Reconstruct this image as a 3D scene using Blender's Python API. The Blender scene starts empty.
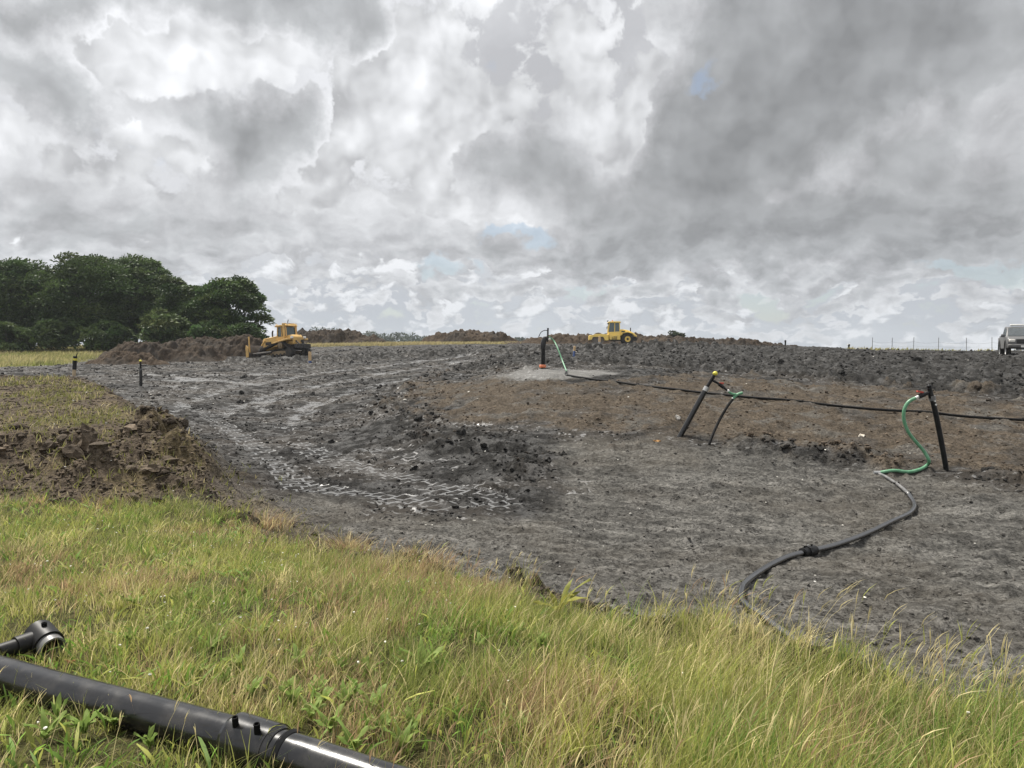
import bpy, bmesh, math, random
import numpy as np
from mathutils import Vector, Matrix
random.seed(7)
rng = np.random.default_rng(7)
R = math.radians
sc = bpy.context.scene
COL = sc.collection

# ------------------------------------------------------------------ camera, sky, sun, exposure
F = 760.0                      # focal length in pixels of a 1024 px wide frame
HORIZON = 352.0
CAM_Z = 1.6
PITCH = math.atan((384 - HORIZON) / F)
cam_d = bpy.data.cameras.new('camera')
cam_d.sensor_width = 36.0
cam_d.lens = F / 1024 * 36.0
cam_d.clip_start = 0.05
cam_d.clip_end = 20000
cam = bpy.data.objects.new('camera', cam_d)
COL.objects.link(cam)
cam.location = (0, 0, CAM_Z)
cam.rotation_euler = (math.pi / 2 - PITCH, 0, 0)
sc.camera = cam

EXPOSURE = 0.95
SKY_GAIN, SKY_GLOW, SKY_BACK = 0.97, 0.3, 0.7
SKY_GAIN, SKY_GLOW, SKY_BACK = 0.97, 0.3, 0.7
SKY_GAIN, SKY_GLOW, SKY_BACK = 0.97, 0.3, 0.7
SKY_GAIN, SKY_GLOW, SKY_BACK = 0.97, 0.3, 0.7
SKY_GAIN, SKY_GLOW, SKY_BACK = 0.97, 0.3, 0.7
SKY_GAIN, SKY_GLOW, SKY_BACK = 0.97, 0.3, 0.7
SKY_GAIN, SKY_GLOW, SKY_BACK = 0.97, 0.3, 0.7
SKY_GAIN, SKY_GLOW, SKY_BACK = 1.0, 0.9, 0.6
SKY_GAIN, SKY_GLOW, SKY_BACK = 1.0, 0.9, 0.6
SKY_GAIN, SKY_GLOW, SKY_BACK = 1.0, 0.9, 0.6
SKY_GAIN, SKY_GLOW, SKY_BACK = 1.0, 0.9, 0.6
SKY_GAIN, SKY_GLOW, SKY_BACK = 1.0, 0.9, 0.6
SKY_GAIN, SKY_GLOW, SKY_BACK = 1.0, 0.9, 0.6
SKY_GAIN, SKY_GLOW, SKY_BACK = 1.0, 0.9, 0.6
SKY_GAIN, SKY_GLOW, SKY_BACK = 1.0, 0.9, 0.6
SKY_GAIN, SKY_GLOW, SKY_BACK = 1.0, 0.9, 0.6
SKY_GAIN, SKY_GLOW, SKY_BACK = 1.0, 0.9, 0.6
SKY_GAIN, SKY_GLOW, SKY_BACK = 1.0, 0.9, 0.6
SUN_AZ, SUN_EL = -42.0, 60.0   # degrees, azimuth clockwise from +Y
sc.view_settings.view_transform = 'Standard'
sc.view_settings.look = 'None'
sc.view_settings.exposure = EXPOSURE
sc.view_settings.gamma = 1
sc.view_settings.use_curve_mapping = False
sc.render.engine = 'CYCLES'
sc.cycles.use_denoising = True
sc.cycles.denoiser = 'OPENIMAGEDENOISE'
sc.cycles.denoising_input_passes = 'RGB_ALBEDO_NORMAL'
sc.cycles.denoising_prefilter = 'ACCURATE'
sc.cycles.max_bounces = 6
sc.cycles.diffuse_bounces = 3
sc.cycles.glossy_bounces = 3
sc.cycles.transmission_bounces = 4
sc.cycles.transparent_max_bounces = 8
sc.cycles.volume_bounces = 0

def ray(px, py):
    """direction (not normalised) of the sight line through a pixel of the photograph"""
    d = np.array([(px - 512) / F, 1.0, -(py - 384) / F])
    c, s = math.cos(PITCH), math.sin(PITCH)
    return np.array([d[0], d[1] * c + d[2] * s, -d[1] * s + d[2] * c])

def at(px, py, Y):
    d = ray(px, py)
    k = Y / d[1]
    return np.array([d[0] * k, Y, CAM_Z + d[2] * k])

def azel(px, py):
    d = ray(px, py)
    d = d / np.linalg.norm(d)
    return math.atan2(d[0], d[1]), math.asin(d[2])

class NT:
    """small node-tree builder"""
    def __init__(s, tree):
        s.t = tree; s.n = tree.nodes; s.l = tree.links
        s.n.clear()
    def node(s, kind, **kw):
        n = s.n.new(kind)
        for k, v in kw.items():
            setattr(n, k, v)
        return n
    def put(s, sock, v):
        if isinstance(v, bpy.types.NodeSocket):
            s.l.new(v, sock)
        elif v is not None:
            sock.default_value = v
    def m(s, op, a, b=None, c=None, clamp=False):
        n = s.node('ShaderNodeMath', operation=op, use_clamp=clamp)
        s.put(n.inputs[0], a); s.put(n.inputs[1], b); s.put(n.inputs[2], c)
        return n.outputs[0]
    def v(s, op, a, b=None, scale=None):
        n = s.node('ShaderNodeVectorMath', operation=op)
        s.put(n.inputs[0], a); s.put(n.inputs[1], b)
        if scale is not None:
            s.put(n.inputs['Scale'], scale)
        return n.outputs['Value'] if op in ('DOT_PRODUCT', 'LENGTH', 'DISTANCE') else n.outputs[0]
    def xyz(s, x, y, z=0.0):
        n = s.node('ShaderNodeCombineXYZ')
        s.put(n.inputs[0], x); s.put(n.inputs[1], y); s.put(n.inputs[2], z)
        return n.outputs[0]
    def sep(s, v):
        n = s.node('ShaderNodeSeparateXYZ'); s.put(n.inputs[0], v)
        return n.outputs
    def noise(s, v, scale, detail=4, rough=0.5, dist=0.0, color=False, lac=2.0):
        n = s.node('ShaderNodeTexNoise')
        s.put(n.inputs['Vector'], v); n.inputs['Scale'].default_value = scale
        n.inputs['Detail'].default_value = detail; n.inputs['Roughness'].default_value = rough
        n.inputs['Distortion'].default_value = dist; n.inputs['Lacunarity'].default_value = lac
        return n.outputs['Color' if color else 'Fac']
    def voro(s, v, scale, detail=0, rough=.5, feature='F1', rand=1.0):
        n = s.node('ShaderNodeTexVoronoi', feature=feature)
        if feature not in ('DISTANCE_TO_EDGE',):
            n.normalize = False
        s.put(n.inputs['Vector'], v); n.inputs['Scale'].default_value = scale
        n.inputs['Detail'].default_value = detail; n.inputs['Roughness'].default_value = rough
        n.inputs['Randomness'].default_value = rand
        return n.outputs['Distance']
    def ss(s, v, a, b, lo=0.0, hi=1.0):
        n = s.node('ShaderNodeMapRange', interpolation_type='SMOOTHSTEP')
        s.put(n.inputs[0], v)
        n.inputs[1].default_value = a; n.inputs[2].default_value = b
        n.inputs[3].default_value = lo; n.inputs[4].default_value = hi
        return n.outputs[0]
    def mix(s, f, a, b):
        n = s.node('ShaderNodeMix', data_type='RGBA')
        s.put(n.inputs[0], f)
        for sock, v in ((n.inputs[6], a), (n.inputs[7], b)):
            if isinstance(v, tuple) and len(v) == 3:
                v = (*v, 1)
            s.put(sock, v)
        return n.outputs[2]
    def fmix(s, f, a, b):
        n = s.node('ShaderNodeMix', data_type='FLOAT')
        s.put(n.inputs[0], f); s.put(n.inputs[2], a); s.put(n.inputs[3], b)
        return n.outputs[0]
    def ramp(s, f, stops):
        n = s.node('ShaderNodeValToRGB')
        s.put(n.inputs[0], f)
        e = n.color_ramp.elements
        while len(e) < len(stops):
            e.new(0.5)
        for el, (p, c) in zip(e, stops):
            el.position = p
            el.color = (*c, 1) if len(c) == 3 else c
        return n.outputs[0]
    def attr(s, name, out='Fac'):
        n = s.node('ShaderNodeAttribute', attribute_name=name)
        return n.outputs[out]

def build_sky():
    w = bpy.data.worlds.new('World')
    sc.world = w
    w.use_nodes = True
    g = NT(w.node_tree)
    tc = g.node('ShaderNodeTexCoord')
    D = tc.outputs['Generated']
    x, y, z = g.sep(D)
    az = g.m('ARCTAN2', x, y)
    el = g.m('ARCSINE', z)
    AE = g.xyz(az, el)

    def n2(v, scale, detail, rough=.55, dist=0.0, color=False):
        n = g.node('ShaderNodeTexNoise', noise_dimensions='2D')
        g.put(n.inputs['Vector'], v); n.inputs['Scale'].default_value = scale
        n.inputs['Detail'].default_value = detail; n.inputs['Roughness'].default_value = rough
        n.inputs['Distortion'].default_value = dist
        return n.outputs['Color' if color else 'Fac']
    wv = g.v('SUBTRACT', n2(AE, 7.0, 6, .6, color=True), (0.5, 0.5, 0.5))
    AW = g.v('ADD', AE, g.v('MULTIPLY', wv, (.16, .13, 0)))

    def layout(blobs):
        lay = None
        for px, py, hw, hh, wgt in blobs:
            a, e = azel(px, py)
            kx, ky = F / hw * .62, F / hh * .62
            d = g.node('ShaderNodeVectorMath', operation='MULTIPLY_ADD')
            g.put(d.inputs[0], AW); d.inputs[1].default_value = (kx, ky, 0); d.inputs[2].default_value = (-a * kx, -e * ky, 1)
            q = g.m('POWER', g.v('DOT_PRODUCT', d.outputs[0], d.outputs[0]), -3.2)
            lay = g.m('MULTIPLY', q, wgt) if lay is None else g.m('MULTIPLY_ADD', q, wgt, lay)
        return lay
    low = g.ss(el, R(3.0), R(13.0))            # 0 at the horizon: clouds get smaller with distance
    WS = g.v('ADD', AE, g.v('MULTIPLY', wv, (.045, .04, 0)))

    def v2(v, scale, detail):
        n = g.node('ShaderNodeTexVoronoi', feature='F1', voronoi_dimensions='2D', normalize=False)
        g.put(n.inputs['Vector'], v); n.inputs['Scale'].default_value = scale
        n.inputs['Detail'].default_value = detail; n.inputs['Roughness'].default_value = .5
        return n.outputs['Distance']

    def puffs(off, seed, det=9, vdet=2.5, vs=9.0, va=.20):
        q = g.v('ADD', WS, (seed + off[0], seed * .7 + off[1], 0))
        hi = g.m('MULTIPLY_ADD', v2(q, vs, vdet), -va, g.m('ADD', n2(q, 5.0, det, .61), va * .62))
        q2 = g.v('MULTIPLY', q, (1.0, 1.9, 1))
        lo = g.m('MULTIPLY_ADD', v2(q2, vs * 3.0, 1.5), -va * 1.25, g.m('ADD', n2(q2, 17.0, min(det, 6), .58), va * .62))
        return g.fmix(low, lo, hi)
    def emboss(off, seed, amt):
        return g.m('MULTIPLY', g.m('SUBTRACT', puffs((0, 0), seed, 4, 1.0), puffs(off, seed, 4, 1.0)), amt)
    # --- veil behind everything, with gaps of blue
    veil_n = n2(g.v('ADD', AW, (3.1, 1.7, 0)), 3.0, 6, .55)
    veil = g.ramp(veil_n, [(.30, (.46, .46, .47)), (.5, (.575, .575, .585)), (.68, (.70, .70, .71))])
    gaps = layout([(505, 234, 40, 9, .55), (452, 270, 30, 9, .5), (704, 84, 24, 9, .30), (988, 263, 44, 9, .6), (930, 262, 26, 7, .4), (585, 284, 60, 6, .38), (760, 296, 70, 6, .30)])
    veil = g.mix(g.ss(el, R(2), R(9), .5, 0.0), veil, (.47, .515, .565))
    # --- white cumulus, lit from above
    c1 = puffs((0, 0), 5.0)
    lay1 = layout([(640, 150, 62, 42, .30), (690, 128, 26, 18, .2), (335, 165, 34, 40, .25), (455, 135, 60, 42, .24), (400, 100, 60, 30, .12), (850, 180, 60, 34, .22), (905, 118, 60, 30, .12),
                   (60, 170, 120, 40, .16), (150, 150, 60, 40, .12), (100, 215, 160, 16, .10), (330, 222, 120, 12, .12), (620, 225, 60, 12, .12), (560, 255, 120, 8, .10), (250, 62, 200, 38, .13), (470, 50, 150, 50, .04), (90, 60, 80, 26, .10), (600, 300, 420, 26, .10), (520, 205, 120, 14, .06), (420, 285, 40, 16, .16), (545, 262, 60, 12, .12)])
    t1 = g.m('ADD', g.m('SUBTRACT', c1, .5), lay1)
    a1 = g.m('MULTIPLY', g.fmix(low, g.ss(t1, -.03, .17), g.ss(t1, -.005, .045)), g.m('MULTIPLY_ADD', low, .15, .85))
    lit1 = g.m('ADD', .62, emboss((.014, -.022), 5.0, 1.2))
    lit1 = g.m('ADD', lit1, g.m('MULTIPLY', g.m('SUBTRACT', c1, .5), .35))
    lit1 = g.fmix(low, g.m('MULTIPLY_ADD', g.m('SUBTRACT', lit1, .60), 1.5, g.m('MULTIPLY_ADD', t1, .45, .53)), lit1)
    lit1 = g.m('MINIMUM', g.m('MAXIMUM', lit1, .42), .90)
    col1 = g.v('SCALE', (1.0, 1.0, 1.005), scale=lit1)
    # --- grey cloud with dark bodies, in front
    c2 = puffs((0, 0), 11.0)
    lay2 = layout([(870, 60, 190, 110, .40), (750, 120, 90, 80, .34), (970, 200, 150, 50, .26), (810, 20, 130, 60, .22), (690, 190, 100, 50, .30), (650, 250, 210, 26, .22), (900, 255, 140, 20, .14), (800, 235, 90, 24, .14),
                   (505, 165, 74, 44, .32), (245, 130, 66, 46, .36), (312, 108, 24, 28, .22), (20, 82, 84, 36, .42), (85, 112, 36, 20, .26), (60, 6, 120, 24, .34), (250, 4, 130, 22, .34), (360, 22, 50, 40, .26), (300, 40, 60, 24, .12),
                   (230, 232, 260, 26, .17), (60, 215, 130, 36, .16), (430, 256, 140, 16, .14), (140, 262, 200, 16, .10),
                   (400, 75, 200, 40, -.22), (150, 60, 120, 26, -.2), (640, 140, 50, 34, -.30), (855, 182, 44, 24, -.34), (335, 165, 26, 30, -.2), (905, 118, 50, 20, -.26), (800, 206, 22, 12, -.20), (520, 312, 600, 26, .045), (700, 288, 320, 7, .10), (420, 296, 160, 6, .08), (900, 303, 200, 6, .08)])
    t2 = g.m('ADD', g.m('SUBTRACT', c2, .5), g.m('SUBTRACT', lay2, .06))
    a2 = g.ss(t2, -.005, .06)
    body = g.ramp(t2, [(.0, (.66, .66, .665)), (.12, (.54, .54, .545)), (.26, (.395, .400, .402)), (.45, (.315, .320, .322)), (.8, (.262, .267, .268))])
    lum2 = g.m('MINIMUM', g.m('MAXIMUM', g.m('ADD', 1.0, emboss((.014, -.022), 11.0, 2.0)), .78), 1.26)
    col2 = g.v('SCALE', body, scale=lum2)
    cloud = g.mix(a1, veil, col1)
    cloud = g.mix(g.m('MULTIPLY', a2, .94), cloud, col2)
    gap = g.m('MULTIPLY', g.ss(g.m('SUBTRACT', gaps, g.m('MULTIPLY', g.m('ADD', g.m('SUBTRACT', c1, .5), g.m('SUBTRACT', c2, .5)), .9)), .30, .52), .6)
    # pale air low over the horizon
    hz = g.ss(el, R(-1.0), R(12.0), 1.0, 0.0)
    cloud = g.mix(g.m('MULTIPLY', hz, .30), cloud, (.54, .57, .60))
    # brighter cloud round the hidden sun and in the half of the sky behind
    sd = (math.sin(R(SUN_AZ)) * math.cos(R(SUN_EL)), math.cos(R(SUN_AZ)) * math.cos(R(SUN_EL)), math.sin(R(SUN_EL)))
    ca = g.v('DOT_PRODUCT', D, sd)
    glow = g.m('POWER', math.e, g.m('MULTIPLY', g.m('SUBTRACT', 1.0, ca), -4.5))
    back = g.ss(y, 0.25, -0.7, 0.0, 1.0)
    gain = g.m('ADD', g.m('MULTIPLY_ADD', glow, SKY_GLOW, 1.0), g.m('MULTIPLY', back, SKY_BACK))
    cloud = g.v('MULTIPLY', cloud, (.985, 1.0, 1.025))
    cloud = g.v('SCALE', cloud, scale=g.m('MULTIPLY', gain, SKY_GAIN / 2 ** EXPOSURE))
    sky = g.node('ShaderNodeTexSky', sky_type='NISHITA', sun_disc=False, sun_elevation=R(SUN_EL), sun_rotation=R(SUN_AZ))
    bg1 = g.node('ShaderNodeBackground'); bg1.inputs[1].default_value = 0.06
    g.l.new(g.mix(.25, sky.outputs[0], (5.6, 5.9, 6.2)), bg1.inputs[0])
    bg2 = g.node('ShaderNodeBackground'); bg2.inputs[1].default_value = 1.0
    g.put(bg2.inputs[0], cloud)
    mx = g.node('ShaderNodeMixShader')
    g.put(mx.inputs[0], gap); g.l.new(bg2.outputs[0], mx.inputs[1]); g.l.new(bg1.outputs[0], mx.inputs[2])
    out = g.node('ShaderNodeOutputWorld')
    g.l.new(mx.outputs[0], out.inputs[0])
    w.cycles.sampling_method = 'NONE'

build_sky()
sun_d = bpy.data.lights.new('sun', 'SUN')
sun_d.energy = 4.0
sun_d.angle = R(12)
sun_d.color = (1.0, 0.95, 0.87)
sun = bpy.data.objects.new('sun', sun_d)
COL.objects.link(sun)
sun.rotation_euler = Vector((-math.sin(R(SUN_AZ)) * math.cos(R(SUN_EL)), -math.cos(R(SUN_AZ)) * math.cos(R(SUN_EL)), -math.sin(R(SUN_EL)))).to_track_quat('-Z', 'Y').to_euler()

# ------------------------------------------------------------------ tagging and mesh helpers
def tag(o, label=None, cat=None, group=None, kind=None):
    if label: o['label'] = label
    if cat: o['category'] = cat
    if group: o['group'] = group
    if kind: o['kind'] = kind
    return o

def thing(name, label, cat, loc=(0, 0, 0), rot=(0, 0, 0), group=None):
    o = bpy.data.objects.new(name, None)
    COL.objects.link(o)
    o.empty_display_size = 0.2
    o.location = [float(c) for c in loc]
    o.rotation_euler = rot
    return tag(o, label, cat, group)

def link(name, me, material=None, parent=None):
    o = bpy.data.objects.new(name, me)
    COL.objects.link(o)
    if material is not None:
        me.materials.append(material)
    if parent is not None:
        o.parent = parent
    return o

def copy_thing(src, loc, rot, label, group=None):
    c = src.copy(); COL.objects.link(c)
    c.location = [float(q) for q in loc]; c.rotation_euler = rot
    c['label'] = label
    if group: c['group'] = group
    for ch in src.children:
        d = ch.copy(); COL.objects.link(d); d.parent = c
        for gch in ch.children:
            e = gch.copy(); COL.objects.link(e); e.parent = d
    return c

def mesh_np(name, verts, faces, smooth=True):
    """mesh from numpy arrays; faces (n,3) or (n,4)"""
    me = bpy.data.meshes.new(name)
    verts = np.ascontiguousarray(verts, dtype=np.float32)
    faces = np.ascontiguousarray(faces, dtype=np.int32)
    n, kf = faces.shape
    me.vertices.add(len(verts)); me.vertices.foreach_set('co', verts.ravel())
    me.loops.add(n * kf); me.loops.foreach_set('vertex_index', faces.ravel())
    me.polygons.add(n)
    me.polygons.foreach_set('loop_start', np.arange(0, n * kf, kf, dtype=np.int32))
    me.polygons.foreach_set('use_smooth', np.full(n, smooth, dtype=bool))
    me.update(calc_edges=True)
    return me

def add_attr(me, name, vals, typ='FLOAT'):
    a = me.attributes.new(name, typ, 'POINT')
    key = {'FLOAT': 'value', 'FLOAT_COLOR': 'color', 'FLOAT_VECTOR': 'vector'}[typ]
    a.data.foreach_set(key, np.ascontiguousarray(vals, dtype=np.float32).ravel())

class MB:
    """collects primitives into one mesh"""
    def __init__(s):
        s.b = bmesh.new()
    def _tf(s, vs, M):
        if M is not None:
            bmesh.ops.transform(s.b, matrix=M, verts=vs)
    def box(s, c, d, rot=None):
        r = bmesh.ops.create_cube(s.b, size=1.0)['verts']
        M = Matrix.Translation(c)
        if rot is not None:
            M = M @ rot.to_4x4()
        s._tf(r, M @ Matrix.Diagonal((*d, 1)))
        return s
    def prism(s, prof, y0, y1, taper=None):
        """profile in x-z extruded along y"""
        a = [s.b.verts.new((p[0], y0, p[1])) for p in prof]
        b = [s.b.verts.new((p[0], y1, p[1])) for p in prof]
        n = len(prof)
        s.b.faces.new(a); s.b.faces.new(list(reversed(b)))
        for i in range(n):
            j = (i + 1) % n
            s.b.faces.new((a[j], a[i], b[i], b[j]))
        return s
    def tube(s, path, rad, seg=10, caps=True):
        path = [Vector([float(q) for q in p]) for p in path]
        n = len(path)
        rads = rad if hasattr(rad, '__len__') else [rad] * n
        up = None
        rings = []
        for i, p in enumerate(path):
            t = (path[min(i + 1, n - 1)] - path[max(i - 1, 0)])
            if t.length < 1e-9: t = Vector((0, 0, 1))
            t.normalize()
            if up is None:
                up = t.orthogonal().normalized()
            else:
                up = (up - t * up.dot(t))
                if up.length < 1e-6: up = t.orthogonal()
                up.normalize()
            w = t.cross(up)
            rings.append([s.b.verts.new(p + (up * math.cos(2 * math.pi * j / seg) + w * math.sin(2 * math.pi * j / seg)) * rads[i]) for j in range(seg)])
        for i in range(n - 1):
            for j in range(seg):
                k = (j + 1) % seg
                s.b.faces.new((rings[i][j], rings[i][k], rings[i + 1][k], rings[i + 1][j]))
        if caps:
            s.b.faces.new(list(reversed(rings[0]))); s.b.faces.new(rings[-1])
        return s
    def hollow(s, path, r_out, r_in, seg=20):
        """open pipe with a wall"""
        path = [Vector([float(q) for q in p]) for p in path]
        t = (path[-1] - path[0]).normalized(); up = t.orthogonal().normalized(); w = t.cross(up)
        def ring(p, r): return [s.b.verts.new(p + (up * math.cos(2 * math.pi * j / seg) + w * math.sin(2 * math.pi * j / seg)) * r) for j in range(seg)]
        R0, R1, I1, I0 = ring(path[0], r_out), ring(path[-1], r_out), ring(path[-1], r_in), ring(path[0], r_in)
        for A, B in ((R0, R1), (R1, I1), (I1, I0), (I0, R0)):
            for j in range(seg):
                k = (j + 1) % seg
                s.b.faces.new((A[j], A[k], B[k], B[j]))
        return s
    def wheel(s, c, r, w, prof=None, seg=28):
        """lathe about the y axis through c; prof = list of (radius fraction, y fraction)"""
        prof = prof or [(0.0, -.5), (0.9, -.5), (1.0, -.36), (1.0, .36), (0.9, .5), (0.0, .5)]
        rings = []
        for fr, fy in prof:
            if fr == 0:
                rings.append([s.b.verts.new((c[0], c[1] + fy * w, c[2]))])
            else:
                rings.append([s.b.verts.new((c[0] + r * fr * math.cos(2 * math.pi * j / seg), c[1] + fy * w, c[2] + r * fr * math.sin(2 * math.pi * j / seg))) for j in range(seg)])
        for A, B in zip(rings, rings[1:]):
            for j in range(seg):
                k = (j + 1) % seg
                if len(A) == 1 and len(B) == 1: continue
                if len(A) == 1: s.b.faces.new((A[0], B[j], B[k]))
                elif len(B) == 1: s.b.faces.new((A[j], B[0], A[k]))
                else: s.b.faces.new((A[j], B[j], B[k], A[k]))
        return s
    def ball(s, c, r, sc_=(1, 1, 1), sub=2):
        v = bmesh.ops.create_icosphere(s.b, subdivisions=sub, radius=r)['verts']
        s._tf(v, Matrix.Translation([float(q) for q in c]) @ Matrix.Diagonal((*sc_, 1)))
        return s
    def build(s, name, material, parent=None, bevel=0.0, smooth=True, sharp=40):
        bmesh.ops.recalc_face_normals(s.b, faces=s.b.faces)
        me = bpy.data.meshes.new(name)
        for f in s.b.faces: f.smooth = smooth
        if smooth:
            for e in s.b.edges:
                if len(e.link_faces) == 2 and e.calc_face_angle(0) > R(sharp):
                    e.smooth = False
        s.b.to_mesh(me); s.b.free()
        o = link(name, me, material, parent)
        if bevel:
            md = o.modifiers.new('edge', 'BEVEL'); md.width = bevel; md.segments = 2; md.limit_method = 'ANGLE'; md.angle_limit = R(35)
        return o

def spline(pts, n=8):
    """Catmull-Rom through points"""
    P = [np.array(p, float) for p in pts]
    P = [2 * P[0] - P[1]] + P + [2 * P[-1] - P[-2]]
    out = []
    for i in range(1, len(P) - 2):
        for t in np.linspace(0, 1, n, endpoint=False):
            a, b, c, d = P[i - 1:i + 3]
            out.append(0.5 * (2 * b + (c - a) * t + (2 * a - 5 * b + 4 * c - d) * t * t + (3 * b - a - 3 * c + d) * t ** 3))
    out.append(P[-2])
    return np.array(out)

# ------------------------------------------------------------------ numpy noise
def _h(ix, iy, seed):
    n = (ix.astype(np.int64) * 374761393 + iy.astype(np.int64) * 668265263 + seed * 1442695041) & 0xFFFFFFFF
    n = ((n ^ (n >> 13)) * 1274126177) & 0xFFFFFFFF
    n = ((n ^ (n >> 16)) * 2246822519) & 0xFFFFFFFF
    return ((n ^ (n >> 15)) & 0xFFFFFF).astype(np.float64) / 0xFFFFFF

def vnoise(x, y, seed=0):
    ix = np.floor(x); iy = np.floor(y)
    fx = x - ix; fy = y - iy
    ux = fx * fx * fx * (fx * (fx * 6 - 15) + 10); uy = fy * fy * fy * (fy * (fy * 6 - 15) + 10)
    def gdot(a, b):
        th = _h(ix + a, iy + b, seed) * 2 * np.pi
        return np.cos(th) * (fx - a) + np.sin(th) * (fy - b)
    v0 = gdot(0, 0) * (1 - ux) + gdot(1, 0) * ux
    v1 = gdot(0, 1) * (1 - ux) + gdot(1, 1) * ux
    return (v0 * (1 - uy) + v1 * uy) * 1.4

def fbm(x, y, octv=4, gain=0.5, seed=0, lac=2.03):
    a, s, f = 1.0, 0.0, 1.0
    for o in range(octv):
        s = s + a * vnoise(x * f + 17.3 * o, y * f - 9.1 * o, seed + o)
        a *= gain; f *= lac
    return s

def worley(x, y, seed=0):
    ix = np.floor(x); iy = np.floor(y)
    best = np.full(x.shape, 9.0)
    for a in (-1, 0, 1):
        for b in (-1, 0, 1):
            cx = ix + a + _h(ix + a, iy + b, seed); cy = iy + b + _h(ix + a, iy + b, seed + 77)
            best = np.minimum(best, (cx - x) ** 2 + (cy - y) ** 2)
    return np.sqrt(best)

def sstep(v, a, b):
    t = np.clip((v - a) / (b - a), 0, 1)
    return t * t * (3 - 2 * t)

def poly_sd(x, y, poly):
    """signed distance to a closed polygon, positive inside"""
    poly = np.asarray(poly, float)
    d = np.full(x.shape, 1e9); inside = np.zeros(x.shape, bool)
    n = len(poly)
    for i in range(n):
        ax, ay = poly[i]; bx, by = poly[(i + 1) % n]
        ex, ey = bx - ax, by - ay
        t = np.clip(((x - ax) * ex + (y - ay) * ey) / (ex * ex + ey * ey + 1e-12), 0, 1)
        d = np.minimum(d, (x - ax - t * ex) ** 2 + (y - ay - t * ey) ** 2)
        c = (ay > y) != (by > y)
        inside ^= c & (x < (bx - ax) * (y - ay) / (by - ay + 1e-12) + ax)
    d = np.sqrt(d)
    return np.where(inside, d, -d)

def line_st(x, y, pts):
    """arc length s and signed offset t to a polyline (nearest segment)"""
    pts = np.asarray(pts, float)
    best = np.full(x.shape, 1e9); S = np.zeros(x.shape); T = np.zeros(x.shape); acc = 0.0
    for (ax, ay), (bx, by) in zip(pts, pts[1:]):
        ex, ey = bx - ax, by - ay; L = math.hypot(ex, ey) + 1e-9
        t = np.clip(((x - ax) * ex + (y - ay) * ey) / (L * L), 0, 1)
        dx, dy = x - ax - t * ex, y - ay - t * ey
        d = dx * dx + dy * dy
        sg = np.sign(ex * dy - ey * dx)
        m = d < best
        best = np.where(m, d, best); S = np.where(m, acc + t * L, S); T = np.where(m, sg * np.sqrt(d), T)
        acc += L
    return S, T, acc

# ------------------------------------------------------------------ the lie of the land
def xyY(px, Y):
    return ((px - 512) / F * Y, Y)

class TPS:
    """thin plate through height points, in (azimuth, log distance)"""
    def __init__(s, pts, lam=0.002):
        P = np.array(pts, float)
        s.u = s.uv(P[:, 0], P[:, 1]); z = P[:, 2]; n = len(P)
        K = s.k(s.u, s.u) + lam * np.eye(n)
        A = np.zeros((n + 3, n + 3)); A[:n, :n] = K; A[:n, n] = 1; A[:n, n + 1:] = s.u; A[n, :n] = 1; A[n + 1:, :n] = s.u.T
        s.w = np.linalg.solve(A, np.concatenate([z, np.zeros(3)]))
    @staticmethod
    def uv(x, y):
        return np.stack([np.arctan2(x, y) * 1.8, np.log(np.maximum(np.hypot(x, y), 0.5))], -1)
    @staticmethod
    def k(a, b):
        r2 = ((a[:, None, :] - b[None, :, :]) ** 2).sum(-1)
        return 0.5 * r2 * np.log(r2 + 1e-12)
    def __call__(s, x, y):
        out = np.empty(x.size); q = s.uv(x.ravel(), y.ravel()); n = len(s.u)
        for i in range(0, len(q), 60000):
            c = q[i:i + 60000]
            out[i:i + 60000] = s.k(c, s.u) @ s.w[:n] + s.w[n] + c @ s.w[n + 1:]
        return out.reshape(x.shape)

def cp(px, py, Y): return tuple(at(px, py, Y))
def cz(px, Y, z): return (*xyY(px, Y), z)
UP = TPS([cz(-350, 1.5, 0), cz(512, 1.5, 0), cz(1400, 1.5, 0), cz(-250, 3, 0), cz(0, 3, 0), cz(512, 3, 0), cz(1024, 3, 0), cz(1300, 3, 0), cz(-200, 5, -.05),
          cz(0, 5, -.06), cz(250, 5, -.08), cz(500, 5, -.14), cz(750, 4.6, -.2), cz(1000, 4.2, -.24), cz(1250, 4, -.24),
          cz(0, 8.5, -.2), cz(250, 8.5, -.42), cz(420, 6.8, -.36), cz(600, 6.2, -.36), cz(-250, 9, -.2),
          cp(50, 400, 22), cp(50, 440, 14.5), cp(100, 470, 11.6), cp(160, 490, 10), cp(0, 430, 15.5), cp(50, 382, 36), cp(-150, 400, 24), cz(-400, 30, 0), cz(60, 45, .15), cz(-300, 60, .4),
          cz(512, 12, -.8), cz(1024, 12, -.8)])
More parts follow.
